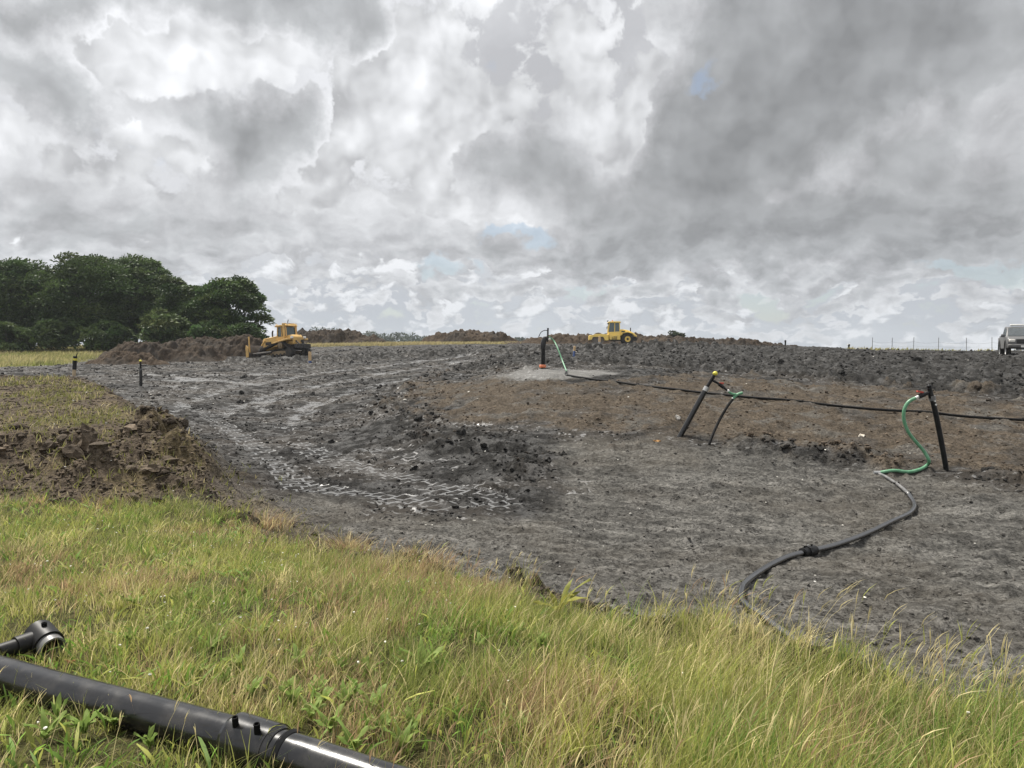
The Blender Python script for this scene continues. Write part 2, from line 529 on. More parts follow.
LO = TPS([cz(-200, 4, -.6), cz(512, 4, -.8), cz(1200, 4, -.8), cz(0, 9, -.7), cz(250, 9.6, -.74), cz(420, 8.6, -.78), cz(700, 7, -.8), cz(1000, 6, -.8), cz(1250, 6, -.8),
          cp(400, 500, 12.4), cp(600, 500, 12.4), cp(900, 500, 12.4), cp(945, 470, 13.9), cp(1250, 470, 14), cp(680, 437, 16.4), cp(1000, 432, 18.5), cp(1250, 430, 18.5), cp(800, 402, 22),
          cp(567, 377, 27), cp(543, 368.5, 29), cp(900, 380, 30), cp(700, 361, 45), cp(900, 359, 47), cp(1014, 357.5, 46), cp(1250, 357, 46), cp(930, 353.2, 75), cp(1250, 353, 75), cp(760, 347, 80),
          cp(700, 346, 75), cp(610, 345.5, 95), cz(930, 110, -1.0), cz(1250, 110, -1.0), cz(800, 120, 1.2),
          cp(300, 470, 15.2), cp(250, 440, 20), cp(200, 410, 29), cp(140, 388, 38), cp(300, 380, 46), cp(400, 402, 28), cp(450, 371, 45), cp(300, 362, 66), cp(280, 357.5, 76), cp(510, 355, 66),
          cp(400, 346.5, 100), cp(400, 343.5, 150), cp(100, 366, 58), cp(40, 371, 52), cp(40, 357, 86), cp(0, 348, 120), cp(200, 350, 100), cp(-250, 350, 120), cp(-250, 372, 52), cp(100, 430, 20), cp(500, 400, 22.5)])
UP_EDGE = [xyY(*q) for q in ((72, 44), (92, 34), (112, 26), (140, 18.5), (172, 14.6), (196, 12.2), (205, 10.9), (235, 8.9), (300, 8.1), (360, 7.4), (430, 6.75), (520, 6.15), (600, 5.55), (700, 4.75),
                             (800, 4.25), (900, 3.9), (1000, 3.62), (1150, 3.35))] + [(9, 1.5), (40, -8), (30, -60), (-40, -70), (-80, 0), (-70, 38), (-40, 48)]

def base(x, y):
    """bare lie of the land and the share of 'upper' ground (bank and verge)"""
    d = np.hypot(x, y); az = np.arctan2(x, y)
    sd = poly_sd(x, y, UP_EDGE)
    sd = sd + (0.035 * np.minimum(d, 20)) * fbm(x * 0.9, y * 0.9, 3, .55, 5) * 0.6
    px = 512 + F * np.tan(np.clip(az, -1.2, 1.2))
    w = np.interp(px, [0, 190, 215, 260, 400, 520, 900], [.40, .55, 1.2, 1.9, 1.5, 1.0, .8]) * np.where(d > 25, 1.5, 1)
    up = sstep(sd, -w, w * 0.35)
    z = LO(x, y) * (1 - up) + UP(x, y) * up
    far = sstep(np.log(np.maximum(d, .1)), math.log(150), math.log(330))
    z = z * (1 - far) + (-3.0) * far
    back = sstep(np.abs(az), R(52), R(75))
    z = z * (1 - back) + back * np.where(d < 60, -0.02 * d, -1.2 - (np.minimum(d, 300) - 60) * .01)
    return z, up, sd

def _hit(px, py, fn, y0=2.2, y1=170.0, n=900):
    d = ray(px, py)
    Y = np.exp(np.linspace(math.log(y0), math.log(y1), n))
    X = d[0] / d[1] * Y; Z = CAM_Z + d[2] / d[1] * Y
    g = fn(X, Y)
    b = np.nonzero(Z <= g)[0]
    i = b[0] if len(b) else n - 1
    return np.array([X[i], Y[i], g[i]])
_bcache = {}
def gb(px, py):
    """plan position of the bare ground seen at a pixel"""
    k = (px, py)
    if k not in _bcache:
        h = _hit(px, py, lambda X, Y: base(X, Y)[0])
        _bcache[k] = (h[0], h[1])
    return _bcache[k]

def region(*pp): return [gb(*q) for q in pp]
BROWN = region((405, 400), (425, 388), (470, 381), (560, 383), (650, 383), (700, 376), (760, 381), (880, 388), (1020, 402), (1180, 412), (1200, 500), (1024, 486), (960, 470), (880, 466), (800, 455), (700, 440), (640, 434), (540, 430), (450, 420))
SLAB = region((498, 377), (525, 370.5), (560, 369), (600, 371.5), (612, 375), (580, 379), (540, 381), (512, 381))
BLACK_FAR = region((470, 372), (540, 366), (620, 366), (700, 370), (800, 378), (1020, 398), (1200, 405), (1200, 362), (1024, 360), (800, 353), (700, 349), (600, 349), (520, 356))
GREY = region((545, 520), (560, 440), (640, 440), (700, 445), (800, 462), (900, 470), (1020, 490), (1250, 505), (1300, 735), (1010, 705), (820, 660), (640, 628), (520, 592), (430, 572), (330, 538), (215, 515), (170, 490), (230, 487), (330, 500), (430, 525))
FIELD = [xyY(*q) for q in ((-500, 57), (0, 56), (60, 60), (88, 72), (110, 100), (110, 128), (-500, 128))]
STRAW = [xyY(*q) for q in ((290, 106), (380, 103), (450, 107), (545, 112), (560, 135), (520, 180), (280, 180))]
RIGHT_STRIP = [xyY(*q) for q in ((850, 64), (1010, 58), (1300, 58), (1300, 140), (850, 120))]
BARE_BANK = region((-200, 462), (0, 458), (60, 452), (105, 436), (135, 425), (200, 470), (215, 500), (160, 512), (80, 505), (0, 497), (-200, 495))
HEAP_L = [(gb(*q), rx, ry, h) for q, rx, ry, h in (((160, 455), .75, 1.5, .42), ((178, 470), .6, .8, .25), ((120, 470), .8, .8, .26), ((75, 480), .9, .8, .30), ((105, 492), .7, .5, .22), ((30, 465), .8, .7, .20), ((150, 490), .7, .5, .16), ((60, 450), 1.1, .7, .14), ((200, 482), .4, .5, .12))]
WELL_R = gb(946, 471); WELL_T = gb(690, 440)
FAR_RIM = [gb(*q) for q in ((250, 364), (330, 361), (400, 357), (460, 355), (520, 353.5), (600, 352), (700, 351))]
CLOD_RIDGE = [gb(*q) for q in ((745, 448), (780, 453), (830, 460), (900, 466), (950, 474), (1030, 484), (1180, 498))]
ROUGH_EDGE = [gb(*q) for q in ((520, 360), (460, 372), (420, 384), (398, 402), (410, 425), (445, 440), (490, 452), (530, 468))]
TRACKS = [([(195, 408), (222, 426), (250, 444), (278, 466), (298, 484), (312, 496)], .40, .85), ([(290, 486), (335, 492), (385, 497), (430, 504), (480, 514)], .42, 1.0),
          ([(335, 450), (385, 452), (430, 460), (480, 472), (530, 492)], .5, .8), ([(380, 436), (430, 442), (480, 448), (545, 462)], .55, .75),
          ([(290, 442), (345, 466), (400, 480), (455, 494), (515, 506)], .45, .8), ([(470, 440), (520, 455), (560, 480), (570, 505)], .7, .6),
          ([(240, 415), (320, 428), (400, 436)], .8, .5), ([(180, 398), (260, 410), (330, 430), (360, 447)], .7, .45), ([(425, 478), (480, 498), (540, 520)], .5, .75)]
RUTS = [([(255, 425), (275, 408), (310, 394), (380, 380), (460, 367), (540, 355)], .55), ([(330, 440), (330, 418), (350, 400), (410, 384), (490, 369), (560, 358.5)], .5), ([(215, 420), (225, 403), (270, 388), (350, 374), (440, 363), (530, 353)], .5), ([(110, 383), (200, 384), (260, 392)], .5)]
PUDDLES = [((190, 380), 1.9, .9), ((215, 376), 1.2, .6), ((150, 376), 1.6, .6), ((262, 375), 1.3, .5), ((465, 427), .9, .35), ((265, 402), .6, .4),
           ((240, 383), .9, .4)]
TRK = [([gb(*q) for q in pts], w, s) for pts, w, s in TRACKS]
RUT = [([gb(*q) for q in pts], w) for pts, w in RUTS]
PUD = [(gb(*q), a, b) for q, a, b in PUDDLES]

def ground(x, y):
    """finished ground: heights plus what lies where"""
    z, up, sd = base(x, y)
    d = np.hypot(x, y); az = np.arctan2(x, y)
    n1 = fbm(x * 0.8, y * 0.8, 4, .55, 11)
    n2 = fbm(x * 3.1, y * 3.1, 3, .55, 23)
    ed = 0.10 + 0.022 * d
    def reg(poly, soft=1.0, wob=1.0):
        return sstep(poly_sd(x, y, poly) + wob * ed * 1.2 * n1 + wob * ed * .5 * n2, -ed * .5 * soft, ed * .5 * soft)
    m = {}
    lo = 1 - up
    m['brown'] = reg(BROWN, 2.2, 2.0) * lo * (1 - .55 * sstep(fbm(x * .5, y * .5, 4, .6, 37), .22, .5))
    m['slab'] = reg(SLAB, 1, .6) * lo
    m['black_far'] = reg(BLACK_FAR, 1.5)
    m['grey'] = reg(GREY, 2.0, 1.2) * (1 - m['brown'])
    m['field'] = np.maximum(np.maximum(reg(FIELD, 1, .4), reg(STRAW, 1, .5)), np.maximum(reg(RIGHT_STRIP, 1, .5), sstep(d, 110, 150)))
    m['field'] = np.maximum(m['field'], sstep(np.abs(az), R(50), R(60)) * sstep(d, 12, 20))
    bare = reg(BARE_BANK, 1.2, 1.2)
    beyond = sstep(d, 9.5, 12.5) * (az < -.2)
    patch = sstep(fbm(x * .55 + 3, y * .35, 4, .6, 41) + .25 * n2, -.0, .35)
    verge = up * (1 - np.clip(bare + beyond, 0, 1)) * sstep(sd + .25 * n1 + .18 * n2, .0, .35)
    m['grass'] = verge
    m['bank'] = up * (1 - verge)
    m['bank_grass'] = up * beyond * (1 - bare) * patch * (d < 60) * sstep(sd, .1, .6)
    # relief
    wx = x + .10 * n2; wy = y + .10 * fbm(x * 3.3 + 9, y * 3.3, 3, .55, 29)
    def lumps(k, sd_, top): return np.sqrt(np.clip(1 - (worley(wx * k, wy * k, sd_) / .72) ** 2, 0, 1)) * top
    lum1 = lumps(2.2, 3, .42)
    lum2 = lumps(5.3, 9, .40)
    lum0 = lumps(.8, 15, .42)
    black = np.clip(lo - m['brown'] - m['grey'] - m['slab'] - m['field'], 0, 1)
    h = np.zeros_like(z)
    nearf = 1 - .6 * sstep(d, 25, 60)
    h += black * (n1 * .06 + n2 * .03 + lum1 * .08 + lum2 * .05) * (1 - .0 * d)
    h += black * sstep(d, 30, 60) * (fbm(x * .25, y * .25, 3, .5, 31) * .12 + lum0 * .12)
    h += m['black_far'] * (n1 * .10 + lum1 * .16 + lum0 * .30 + n2 * .06)
    h += m['brown'] * (n1 * .09 + n2 * .04 + lum2 * .07 + lum1 * .09 * sstep(n1, -.1, .4))
    streak = fbm(x * .9 + y * .5, y * 3.0 - x * 1.2, 4, .6, 53)
    h += m['grey'] * (streak * .06 + n2 * .028 + lum2 * .015 * sstep(n1, -.2, .4))
    h += m['slab'] * n1 * .015
    h += m['bank'] * (n1 * .06 + lum1 * .10 + lum2 * .05 + n2 * .03) * sstep(sd, -2.0, .2) * (d < 60) * (1 - .55 * (1 - bare) * beyond)
    h += verge * (n1 * .03 + n2 * .012)
    h += m['field'] * fbm(x * .3, y * .3, 3, .5, 61) * .1
    heap = np.zeros_like(z)
    for (hx, hy), rx, ry, hh in HEAP_L:
        q = ((x - hx) / rx) ** 2 + ((y - hy) / ry) ** 2
        heap = np.maximum(heap, np.exp(-q * 1.3) * hh)
    h += heap * (1.1 + .8 * n1 + 1.5 * (lum1 - .2) + .9 * lum2)
    _, t, _ = line_st(x, y, CLOD_RIDGE)
    calm = 1 - np.exp(-(((x - WELL_R[0]) ** 2 + (y - WELL_R[1]) ** 2) / .8)) - np.exp(-(((x - WELL_T[0]) ** 2 + (y - WELL_T[1]) ** 2) / 1.2))
    rid = np.exp(-(t / (.32 + .25 * np.abs(n1))) ** 2) * np.clip(calm, 0, 1)
    h += rid * (.08 + .28 * lum1 + .14 * lum2 + .05 * n1)
    _, t, _ = line_st(x, y, FAR_RIM)
    rim = np.exp(-((t + 1.5 * n1) / 2.2) ** 2)
    h += rim * (.10 + .55 * lum0 + .25 * lum1 + .25 * n1)
    m['black_far'] = np.maximum(m['black_far'], rim * (1 - m['field']))
    _, t, _ = line_st(x, y, ROUGH_EDGE)
    rid2 = np.exp(-((t + .35 * n1) / (.75 + .012 * d)) ** 2)
    h += rid2 * (.04 + .16 * lum1 + .12 * lum2 + .10 * n1)
    m['rid'] = np.clip(rid * .8 + rid2 * .32, 0, 1)
    # strip of lumps where the digger cut beside the verge at the right
    cut = np.exp(-((sd + .75) / .38) ** 2) * (az > .05) * (d < 10)
    h += cut * (lum1 * .22 + lum2 * .12 - .04)
    tuft = np.exp(-((sd - .05) / .25) ** 2) * sstep(n1, .05, .4) * (d < 11)
    h += tuft * .12 * (.5 + lum2 * 2)
    # wheel and pad marks
    ts = np.zeros_like(z); tt = np.zeros_like(z); tm = np.zeros_like(z)
    for pts, w, st in TRK:
        s_, t_, L = line_st(x, y, pts)
        k = (1 - sstep(np.abs(t_) + .12 * n2, w * .75, w * 1.0)) * sstep(s_, 0.05, .6) * (1 - sstep(s_, L - .6, L - .02)) * st
        use = k > tm
        ts = np.where(use, s_, ts); tt = np.where(use, t_, tt); tm = np.maximum(tm, k)
        h -= k * .03
    tm = tm * (1 - .9 * np.clip(rid2 * 1.4, 0, 1))
    h *= 1 - .55 * tm
    wet = np.zeros_like(z)
    for pts, w in RUT:
        s_, t_, L = line_st(x, y, pts)
        for off in (-w, w):
            q = np.exp(-((t_ - off * 1.6 * (1 + (d / 34) ** 2) - .25 * n1) / (.10 + .06 * np.abs(n1) + .00021 * d * d)) ** 2) * sstep(s_, .5, 4) * (1 - sstep(s_, L - 5, L))
            h -= q * .08
            wet = np.maximum(wet, .80 * q * sstep(.5 * n1 + .9 * fbm(s_ * .22, t_ * .2 + off, 3, .5, 71), -.85, -.15))
    for (qx, qy), a, b in PUD:
        q = ((x - qx) / a) ** 2 + ((y - qy) / (b * 2.2)) ** 2
        wet = np.maximum(wet, sstep(1.0 - q + .9 * n1 + .7 * n2, .1, .5))
    wet *= lo * (1 - np.clip(rid2 * 1.3, 0, 1)) * (1 - m['slab']) * (1 - m['brown'])
    # push-bank of dark lumps along the far rim of the haul road
    h = h * (1 - .6 * wet) - .02 * wet
    m['wet'] = wet; m['trk_s'] = ts; m['trk_t'] = tt; m['trk_m'] = tm
    m['up'] = up; m['sd'] = sd; m['black'] = black; m['heap'] = np.clip(heap * 3, 0, 1); m['cut'] = cut
    return z + h, m

def gz(x, y):
    return ground(np.atleast_1d(np.float64(x)), np.atleast_1d(np.float64(y)))[0]
_gcache = {}
def G(px, py):
    """point of the finished ground at a pixel's sight line (bare-land distance)"""
    x, y = gb(px, py)
    return np.array([x, y, gz(x, y)[0]])

def mat_ground():
    mt = bpy.data.materials.new('ground'); mt.use_nodes = True
    g = NT(mt.node_tree)
    co = g.node('ShaderNodeTexCoord').outputs['Object']
    A = {k: g.attr(k) for k in ('grass', 'bank', 'bank_grass', 'brown', 'slab', 'grey', 'field', 'wet', 'black_far', 'trk_s', 'trk_t', 'trk_m', 'heap')}
    nA = g.noise(co, .35, 6, .6); nB = g.noise(co, 2.3, 7, .62); nC = g.noise(co, 14.0, 6, .65); nD = g.noise(co, 60.0, 4, .6)
    fine = g.m('ADD', g.m('MULTIPLY', nB, .28), g.m('ADD', g.m('MULTIPLY', nC, .42), g.m('MULTIPLY', nD, .30)))
    pits = g.m('MULTIPLY', g.ss(g.noise(g.v('MULTIPLY', co, (1, 1, 1)), 24.0, 4, .6, .6), .545, .63), g.ss(nB, .36, .56))
    fleck = g.ss(g.noise(co, 6.5, 5, .62, .4), .575, .66)
    black = g.ramp(fine, [(.40, (.007, .0068, .0066)), (.49, (.018, .0174, .0164)), (.60, (.046, .0442, .041))])
    black = g.mix(g.m('MULTIPLY', g.ss(nA, .42, .62), .5), black, (.060, .052, .043))
    far_black = g.ramp(fine, [(.40, (.010, .010, .0095)), (.5, (.026, .025, .0235)), (.61, (.054, .052, .048))])
    grey = g.ramp(fine, [(.39, (.028, .027, .025)), (.49, (.082, .079, .072)), (.60, (.155, .149, .137))])
    cx_, cy_, cz_ = g.sep(co)
    stv = g.xyz(g.m('MULTIPLY_ADD', cy_, .25, g.m('MULTIPLY', cx_, .35)), g.m('MULTIPLY_ADD', cx_, .9, g.m('MULTIPLY', cy_, 2.4)), 0.0)
    streak = g.noise(stv, 1.6, 7, .62)
    grey = g.v('SCALE', grey, scale=g.ss(streak, .36, .64, .58, 1.28))
    grey = g.mix(g.m('MULTIPLY', g.ss(nA, .44, .64), .32), grey, (.080, .069, .054))
    brown = g.ramp(fine, [(.39, (.022, .0175, .013)), (.49, (.062, .050, .037)), (.60, (.122, .099, .074))])
    brown = g.mix(g.m('MULTIPLY', g.ss(g.noise(co, .8, 6, .62), .50, .62), .7), brown, grey)
    slab = g.ramp(fine, [(.38, (.10, .099, .094)), (.6, (.18, .176, .168))])
    bank = g.ramp(fine, [(.37, (.020, .0155, .011)), (.49, (.062, .048, .034)), (.62, (.135, .107, .077))])
    bank = g.mix(g.m('MULTIPLY', g.ss(g.noise(co, 1.1, 6, .65), .50, .64), .55), bank, g.v('SCALE', (.15, .118, .062), scale=g.ss(fine, .38, .62, .35, 1.5)))
    turf = g.ramp(fine, [(.38, (.030, .030, .010)), (.5, (.075, .070, .026)), (.62, (.14, .115, .055))])
    thatch = g.ramp(fine, [(.3, (.020, .020, .008)), (.5, (.050, .048, .018)), (.7, (.105, .085, .040))])
    fld = g.ramp(g.noise(co, .12, 6, .65), [(.35, (.070, .095, .026)), (.52, (.15, .14, .055)), (.7, (.24, .20, .10))])
    c = g.mix(A['black_far'], black, far_black)
    c = g.mix(A['grey'], c, grey)
    c = g.mix(A['brown'], c, brown)
    c = g.mix(A['slab'], c, slab)
    c = g.mix(A['bank'], c, bank)
    c = g.mix(g.m('MULTIPLY', A['bank_grass'], .8), c, turf)
    c = g.mix(A['grass'], c, thatch)
    c = g.mix(A['field'], c, fld)
    c = g.mix(g.m('MULTIPLY', pits, .62), c, g.v('SCALE', c, scale=.22))
    # pad marks: staggered blocks with water lying in the joints
    tv = g.xyz(g.m('ADD', A['trk_t'], g.m('MULTIPLY', g.m('SUBTRACT', nB, .5), .12)), g.m('ADD', A['trk_s'], g.m('MULTIPLY', g.m('SUBTRACT', g.noise(co, 2.5, 4, .6), .5), .22)), 0.0)
    bk = g.node('ShaderNodeTexBrick', offset=.5, squash=1.0)
    g.put(bk.inputs['Vector'], tv)
    for k, v in (('Scale', 1.0), ('Mortar Size', .030), ('Mortar Smooth', .35), ('Brick Width', .30), ('Row Height', .24)):
        bk.inputs[k].default_value = v
    joint = g.m('MULTIPLY', bk.outputs['Fac'], A['trk_m'])
    lie = g.m('ADD', g.m('MULTIPLY', A['trk_m'], .55), g.m('MULTIPLY', g.m('SUBTRACT', g.noise(co, 1.5, 5, .65), .59), 1.6))
    water = g.m('MULTIPLY', g.ss(joint, .35, .7), g.ss(lie, .18, .34))
    water = g.m('MAXIMUM', water, g.m('MULTIPLY', g.ss(A['wet'], .05, .35), g.ss(g.m('ADD', A['wet'], g.m('ADD', g.m('MULTIPLY', g.m('SUBTRACT', nC, .5), 3.4), g.m('MULTIPLY', g.m('SUBTRACT', nB, .5), 2.6))), .66, .90)), clamp=True)
    bz = g.m('SUBTRACT', 1.0, g.m('ADD', g.m('ADD', A['grey'], A['brown']), g.m('ADD', g.m('ADD', A['bank'], A['grass']), g.m('ADD', A['field'], A['black_far']))), clamp=True)
    water = g.m('MAXIMUM', water, g.m('MULTIPLY', bz, g.m('MULTIPLY', g.m('MULTIPLY', fleck, g.ss(g.sep(co)[1], 9.5, 11.5)), g.ss(nA, .44, .56))), clamp=True)
    # damp sheen in the freshly worked black clay
    damp = g.m('MULTIPLY', g.m('SUBTRACT', 1.0, g.m('MAXIMUM', g.m('MAXIMUM', A['grey'], A['brown']), g.m('MAXIMUM', A['bank'], A['grass']))), g.ss(nB, .45, .60), clamp=True)
    c = g.mix(g.m('MULTIPLY', water, .45), c, (.16, .158, .152))  # pale base colour paints in part of the sky's reflection on the water
    bs = g.node('ShaderNodeBsdfPrincipled')
    g.put(bs.inputs['Base Color'], c)
    ro = g.fmix(damp, .95, .62)
    ro = g.fmix(water, ro, .28)
    g.put(bs.inputs['Roughness'], ro)
    g.put(bs.inputs['Specular IOR Level'], g.fmix(water, g.fmix(damp, .10, .25), .8))
    hgt = g.m('ADD', g.m('MULTIPLY', nB, .09), g.m('ADD', g.m('MULTIPLY', nC, .055), g.m('MULTIPLY', nD, .014)))
    hgt = g.m('SUBTRACT', g.m('SUBTRACT', hgt, g.m('MULTIPLY', joint, .05)), g.m('MULTIPLY', pits, .02))
    bp = g.node('ShaderNodeBump')
    g.put(bp.inputs['Strength'], g.fmix(water, .9, .06)); bp.inputs['Distance'].default_value = 1.0
    g.put(bp.inputs['Height'], hgt)
    g.put(bs.inputs['Normal'], bp.outputs[0])
    out = g.node('ShaderNodeOutputMaterial')
    g.l.new(bs.outputs[0], out.inputs[0])
    return mt

def build_ground():
    a = np.radians(np.concatenate([np.linspace(-180, -60, 41)[:-1], np.linspace(-60, -40, 50)[:-1], np.linspace(-40, 40, 820), np.linspace(40, 60, 50)[1:], np.linspace(60, 180, 41)[1:-1]]))
    r = np.concatenate([np.exp(np.linspace(math.log(.5), math.log(4), 90))[:-1], np.exp(np.linspace(math.log(4), math.log(125), 600)), np.exp(np.linspace(math.log(130), math.log(9000), 50))])
    Rr, Aa = np.meshgrid(r, a, indexing='ij')
    x = Rr * np.sin(Aa); y = Rr * np.cos(Aa)
    z, m = ground(x, y)
    nr, na = x.shape
    V = np.stack([x, y, z], -1).reshape(-1, 3)
    i = np.arange(nr - 1)[:, None] * na + np.arange(na)[None, :]
    j = np.arange(nr - 1)[:, None] * na + (np.arange(na)[None, :] + 1) % na
    Fq = np.stack([i, j, j + na, i + na], -1).reshape(-1, 4)
    # the disc under the camera
    c0 = len(V)
    V = np.vstack([V, [[0, 0, float(z[0].mean())]]])
    me = mesh_np('ground', V, Fq)
    for k in ('grass', 'bank', 'bank_grass', 'brown', 'slab', 'grey', 'field', 'wet', 'black_far', 'trk_s', 'trk_t', 'trk_m', 'heap'):
        add_attr(me, k, np.append(m[k].ravel(), 0))
    bm = bmesh.new(); bm.from_mesh(me); bm.verts.ensure_lookup_table()
    c = bm.verts[c0]
    for q in range(na):
        bm.faces.new((c, bm.verts[(q + 1) % na], bm.verts[q])).smooth = True
    bm.to_mesh(me); bm.free()
    o = link('ground', me, mat_ground())
    tag(o, 'churned black, grey and brown clay ground with a grass verge in front', 'ground', kind='structure')
build_ground()
# ------------------------------------------------------------------ materials for things
def mat(name, col, rough=.6, metal=0.0, col2=None, scale=6.0, amount=.5, bump=0.0, bscale=40.0, spec=.5, trans=0.0):
    mt = bpy.data.materials.new(name); mt.use_nodes = True
    g = NT(mt.node_tree)
    co = g.node('ShaderNodeTexCoord').outputs['Object']
    n = g.noise(co, scale, 6, .62)
    c2 = col2 or tuple(c * .6 for c in col)
    c = g.mix(g.m('MULTIPLY', g.ss(n, .42, .68), amount), col, c2)
    bs = g.node('ShaderNodeBsdfPrincipled')
    g.put(bs.inputs['Base Color'], c)
    g.put(bs.inputs['Roughness'], g.m('MULTIPLY_ADD', g.m('SUBTRACT', n, .5), .35, rough, clamp=True))
    bs.inputs['Metallic'].default_value = metal
    bs.inputs['Specular IOR Level'].default_value = spec
    bs.inputs['Transmission Weight'].default_value = trans
    if bump:
        bp = g.node('ShaderNodeBump'); bp.inputs['Strength'].default_value = bump; bp.inputs['Distance'].default_value = .02
        g.put(bp.inputs['Height'], g.noise(co, bscale, 5, .6))
        g.put(bs.inputs['Normal'], bp.outputs[0])
    out = g.node('ShaderNodeOutputMaterial'); g.l.new(bs.outputs[0], out.inputs[0])
    return mt
M = {}
M['hdpe'] = mat('black_polyethylene', (.007, .007, .0075), .40, col2=(.022, .021, .019), scale=5, amount=.45, spec=.22)
M['hose'] = mat('shiny_black_hose', (.010, .010, .010), .16, col2=(.030, .028, .026), scale=7, amount=.3, spec=1.0)
[n for n in M['hose'].node_tree.nodes if n.type == 'BSDF_PRINCIPLED'][0].inputs['IOR'].default_value = 1.85
M['drain'] = mat('scuffed_black_pipe', (.008, .008, .0085), .22, col2=(.045, .041, .036), scale=8, amount=.5, spec=.5)
M['hdpe_dusty'] = mat('dusty_black_polyethylene', (.009, .009, .009), .31, col2=(.030, .028, .026), scale=7, amount=.4, spec=.5)
M['hdpe_grey'] = mat('scuffed_grey_pipe', (.10, .10, .10), .35, col2=(.22, .21, .20), scale=9, amount=.6)
M['bag'] = mat('black_plastic_wrap', (.010, .010, .011), .38, scale=20, bump=.6, bscale=30)
M['green'] = mat('green_hose_rubber', (.085, .235, .125), .42, col2=(.16, .32, .20), scale=14, amount=.7)
M['red'] = mat('red_handle_plastic', (.40, .045, .025), .45)
M['orange'] = mat('orange_plastic', (.62, .17, .07), .6, col2=(.45, .22, .14))
M['yellow_cap'] = mat('yellow_green_cap', (.62, .56, .06), .5)
M['steel'] = mat('galvanised_steel', (.42, .42, .41), .4, .6, col2=(.2, .2, .2))
M['white'] = mat('white_plastic', (.72, .72, .68), .5, col2=(.5, .48, .43))
M['cat_yellow'] = mat('worn_yellow_paint', (.62, .39, .12), .5, col2=(.34, .22, .10), scale=1.6, amount=.6)
M['roller_yellow'] = mat('bright_yellow_paint', (.84, .60, .14), .42, col2=(.66, .48, .17), scale=1.4, amount=.5)
M['dark_steel'] = mat('dirty_dark_steel', (.030, .028, .026), .65, .2, col2=(.075, .060, .045), scale=3, amount=.7)
M['tan_steel'] = mat('mud_coloured_steel', (.22, .16, .09), .6, .1, col2=(.12, .09, .06), scale=4)
M['blade_steel'] = mat('scoured_blade_steel', (.16, .14, .12), .5, .5, col2=(.07, .055, .04), scale=2)
M['rubber'] = mat('tyre_rubber', (.018, .018, .018), .8, col2=(.06, .05, .04), scale=5)
M['glass'] = mat('tinted_cab_glass', (.05, .075, .075), .06, col2=(.03, .05, .05), spec=.8)
M['glass_pale'] = mat('windscreen_glass', (.16, .18, .19), .05, col2=(.10, .11, .12), spec=.9)
M['lamp'] = mat('lamp_lens', (.75, .72, .66), .2)
M['silver'] = mat('silver_car_paint', (.10, .10, .10), .42, .0, col2=(.07, .062, .052), scale=1.2, amount=.5)
M['black_trim'] = mat('black_trim', (.015, .015, .015), .5)
M['hdpe_matt'] = mat('weathered_black_pipe', (.008, .008, .008), .75, col2=(.020, .019, .017), scale=7, amount=.4, spec=.15)
M['stub'] = mat('matt_black_stub', (.006, .006, .006), .85, spec=.1)
M['alloy'] = mat('alloy_wheel', (.45, .45, .45), .35, .6)
M['wood'] = mat('bare_timber', (.52, .36, .19), .75, col2=(.36, .25, .14), scale=9)
M['blue'] = mat('blue_marker_paint', (.06, .10, .24), .6, col2=(.04, .06, .14))
M['beige'] = mat('muddy_beige_plastic', (.42, .32, .20), .7, col2=(.26, .20, .13))
M['fence_post'] = mat('weathered_fence_steel', (.14, .14, .14), .7)
M['bark'] = mat('bark', (.075, .062, .048), .9, col2=(.03, .026, .02), scale=4, bump=.5, bscale=9)

def mat_attr(name, transl=.35, rough=.6, spec=.25):
    """leaf and blade material, colour taken from the plant's own vertex colour"""
    mt = bpy.data.materials.new(name); mt.use_nodes = True
    g = NT(mt.node_tree)
    c = g.attr('col', 'Color')
    bs = g.node('ShaderNodeBsdfPrincipled'); g.put(bs.inputs['Base Color'], c)
    bs.inputs['Roughness'].default_value = rough; bs.inputs['Specular IOR Level'].default_value = spec
    tr = g.node('ShaderNodeBsdfTranslucent'); g.put(tr.inputs[0], c)
    mx = g.node('ShaderNodeMixShader'); mx.inputs[0].default_value = transl
    g.l.new(bs.outputs[0], mx.inputs[1]); g.l.new(tr.outputs[0], mx.inputs[2])
    out = g.node('ShaderNodeOutputMaterial'); g.l.new(mx.outputs[0], out.inputs[0])
    return mt
M['blade'] = mat_attr('grass_blades', .46)
M['leaf'] = mat_attr('tree_leaves', .22)
M['weed'] = mat_attr('weed_leaves', .35, .6, .15)

def mat_soil(name, dark, mid, light):
    mt = bpy.data.materials.new(name); mt.use_nodes = True
    g = NT(mt.node_tree)
    co = g.node('ShaderNodeTexCoord').outputs['Object']
    n = g.m('ADD', g.m('MULTIPLY', g.noise(co, 1.7, 6, .6), .5), g.m('MULTIPLY', g.noise(co, 11, 6, .65), .5))
    big = g.noise(co, .35, 4, .6)
    c = g.ramp(n, [(.30, dark), (.49, mid), (.66, light)])
    c = g.mix(g.m('MULTIPLY', g.ss(big, .48, .62), .5), c, (.045, .042, .038))
    bs = g.node('ShaderNodeBsdfPrincipled'); g.put(bs.inputs['Base Color'], c)
    bs.inputs['Roughness'].default_value = .95; bs.inputs['Specular IOR Level'].default_value = .1
    bp = g.node('ShaderNodeBump'); bp.inputs['Strength'].default_value = .8; bp.inputs['Distance'].default_value = .12
    g.put(bp.inputs['Height'], n); g.put(bs.inputs['Normal'], bp.outputs[0])
    out = g.node('ShaderNodeOutputMaterial'); g.l.new(bs.outputs[0], out.inputs[0])
    return mt
M['soil'] = mat_soil('heaped_brown_soil', (.022, .016, .011), (.055, .040, .028), (.105, .082, .058))
M['soil_dark'] = mat_soil('heaped_dark_soil', (.014, .011, .008), (.040, .030, .022), (.085, .066, .048))

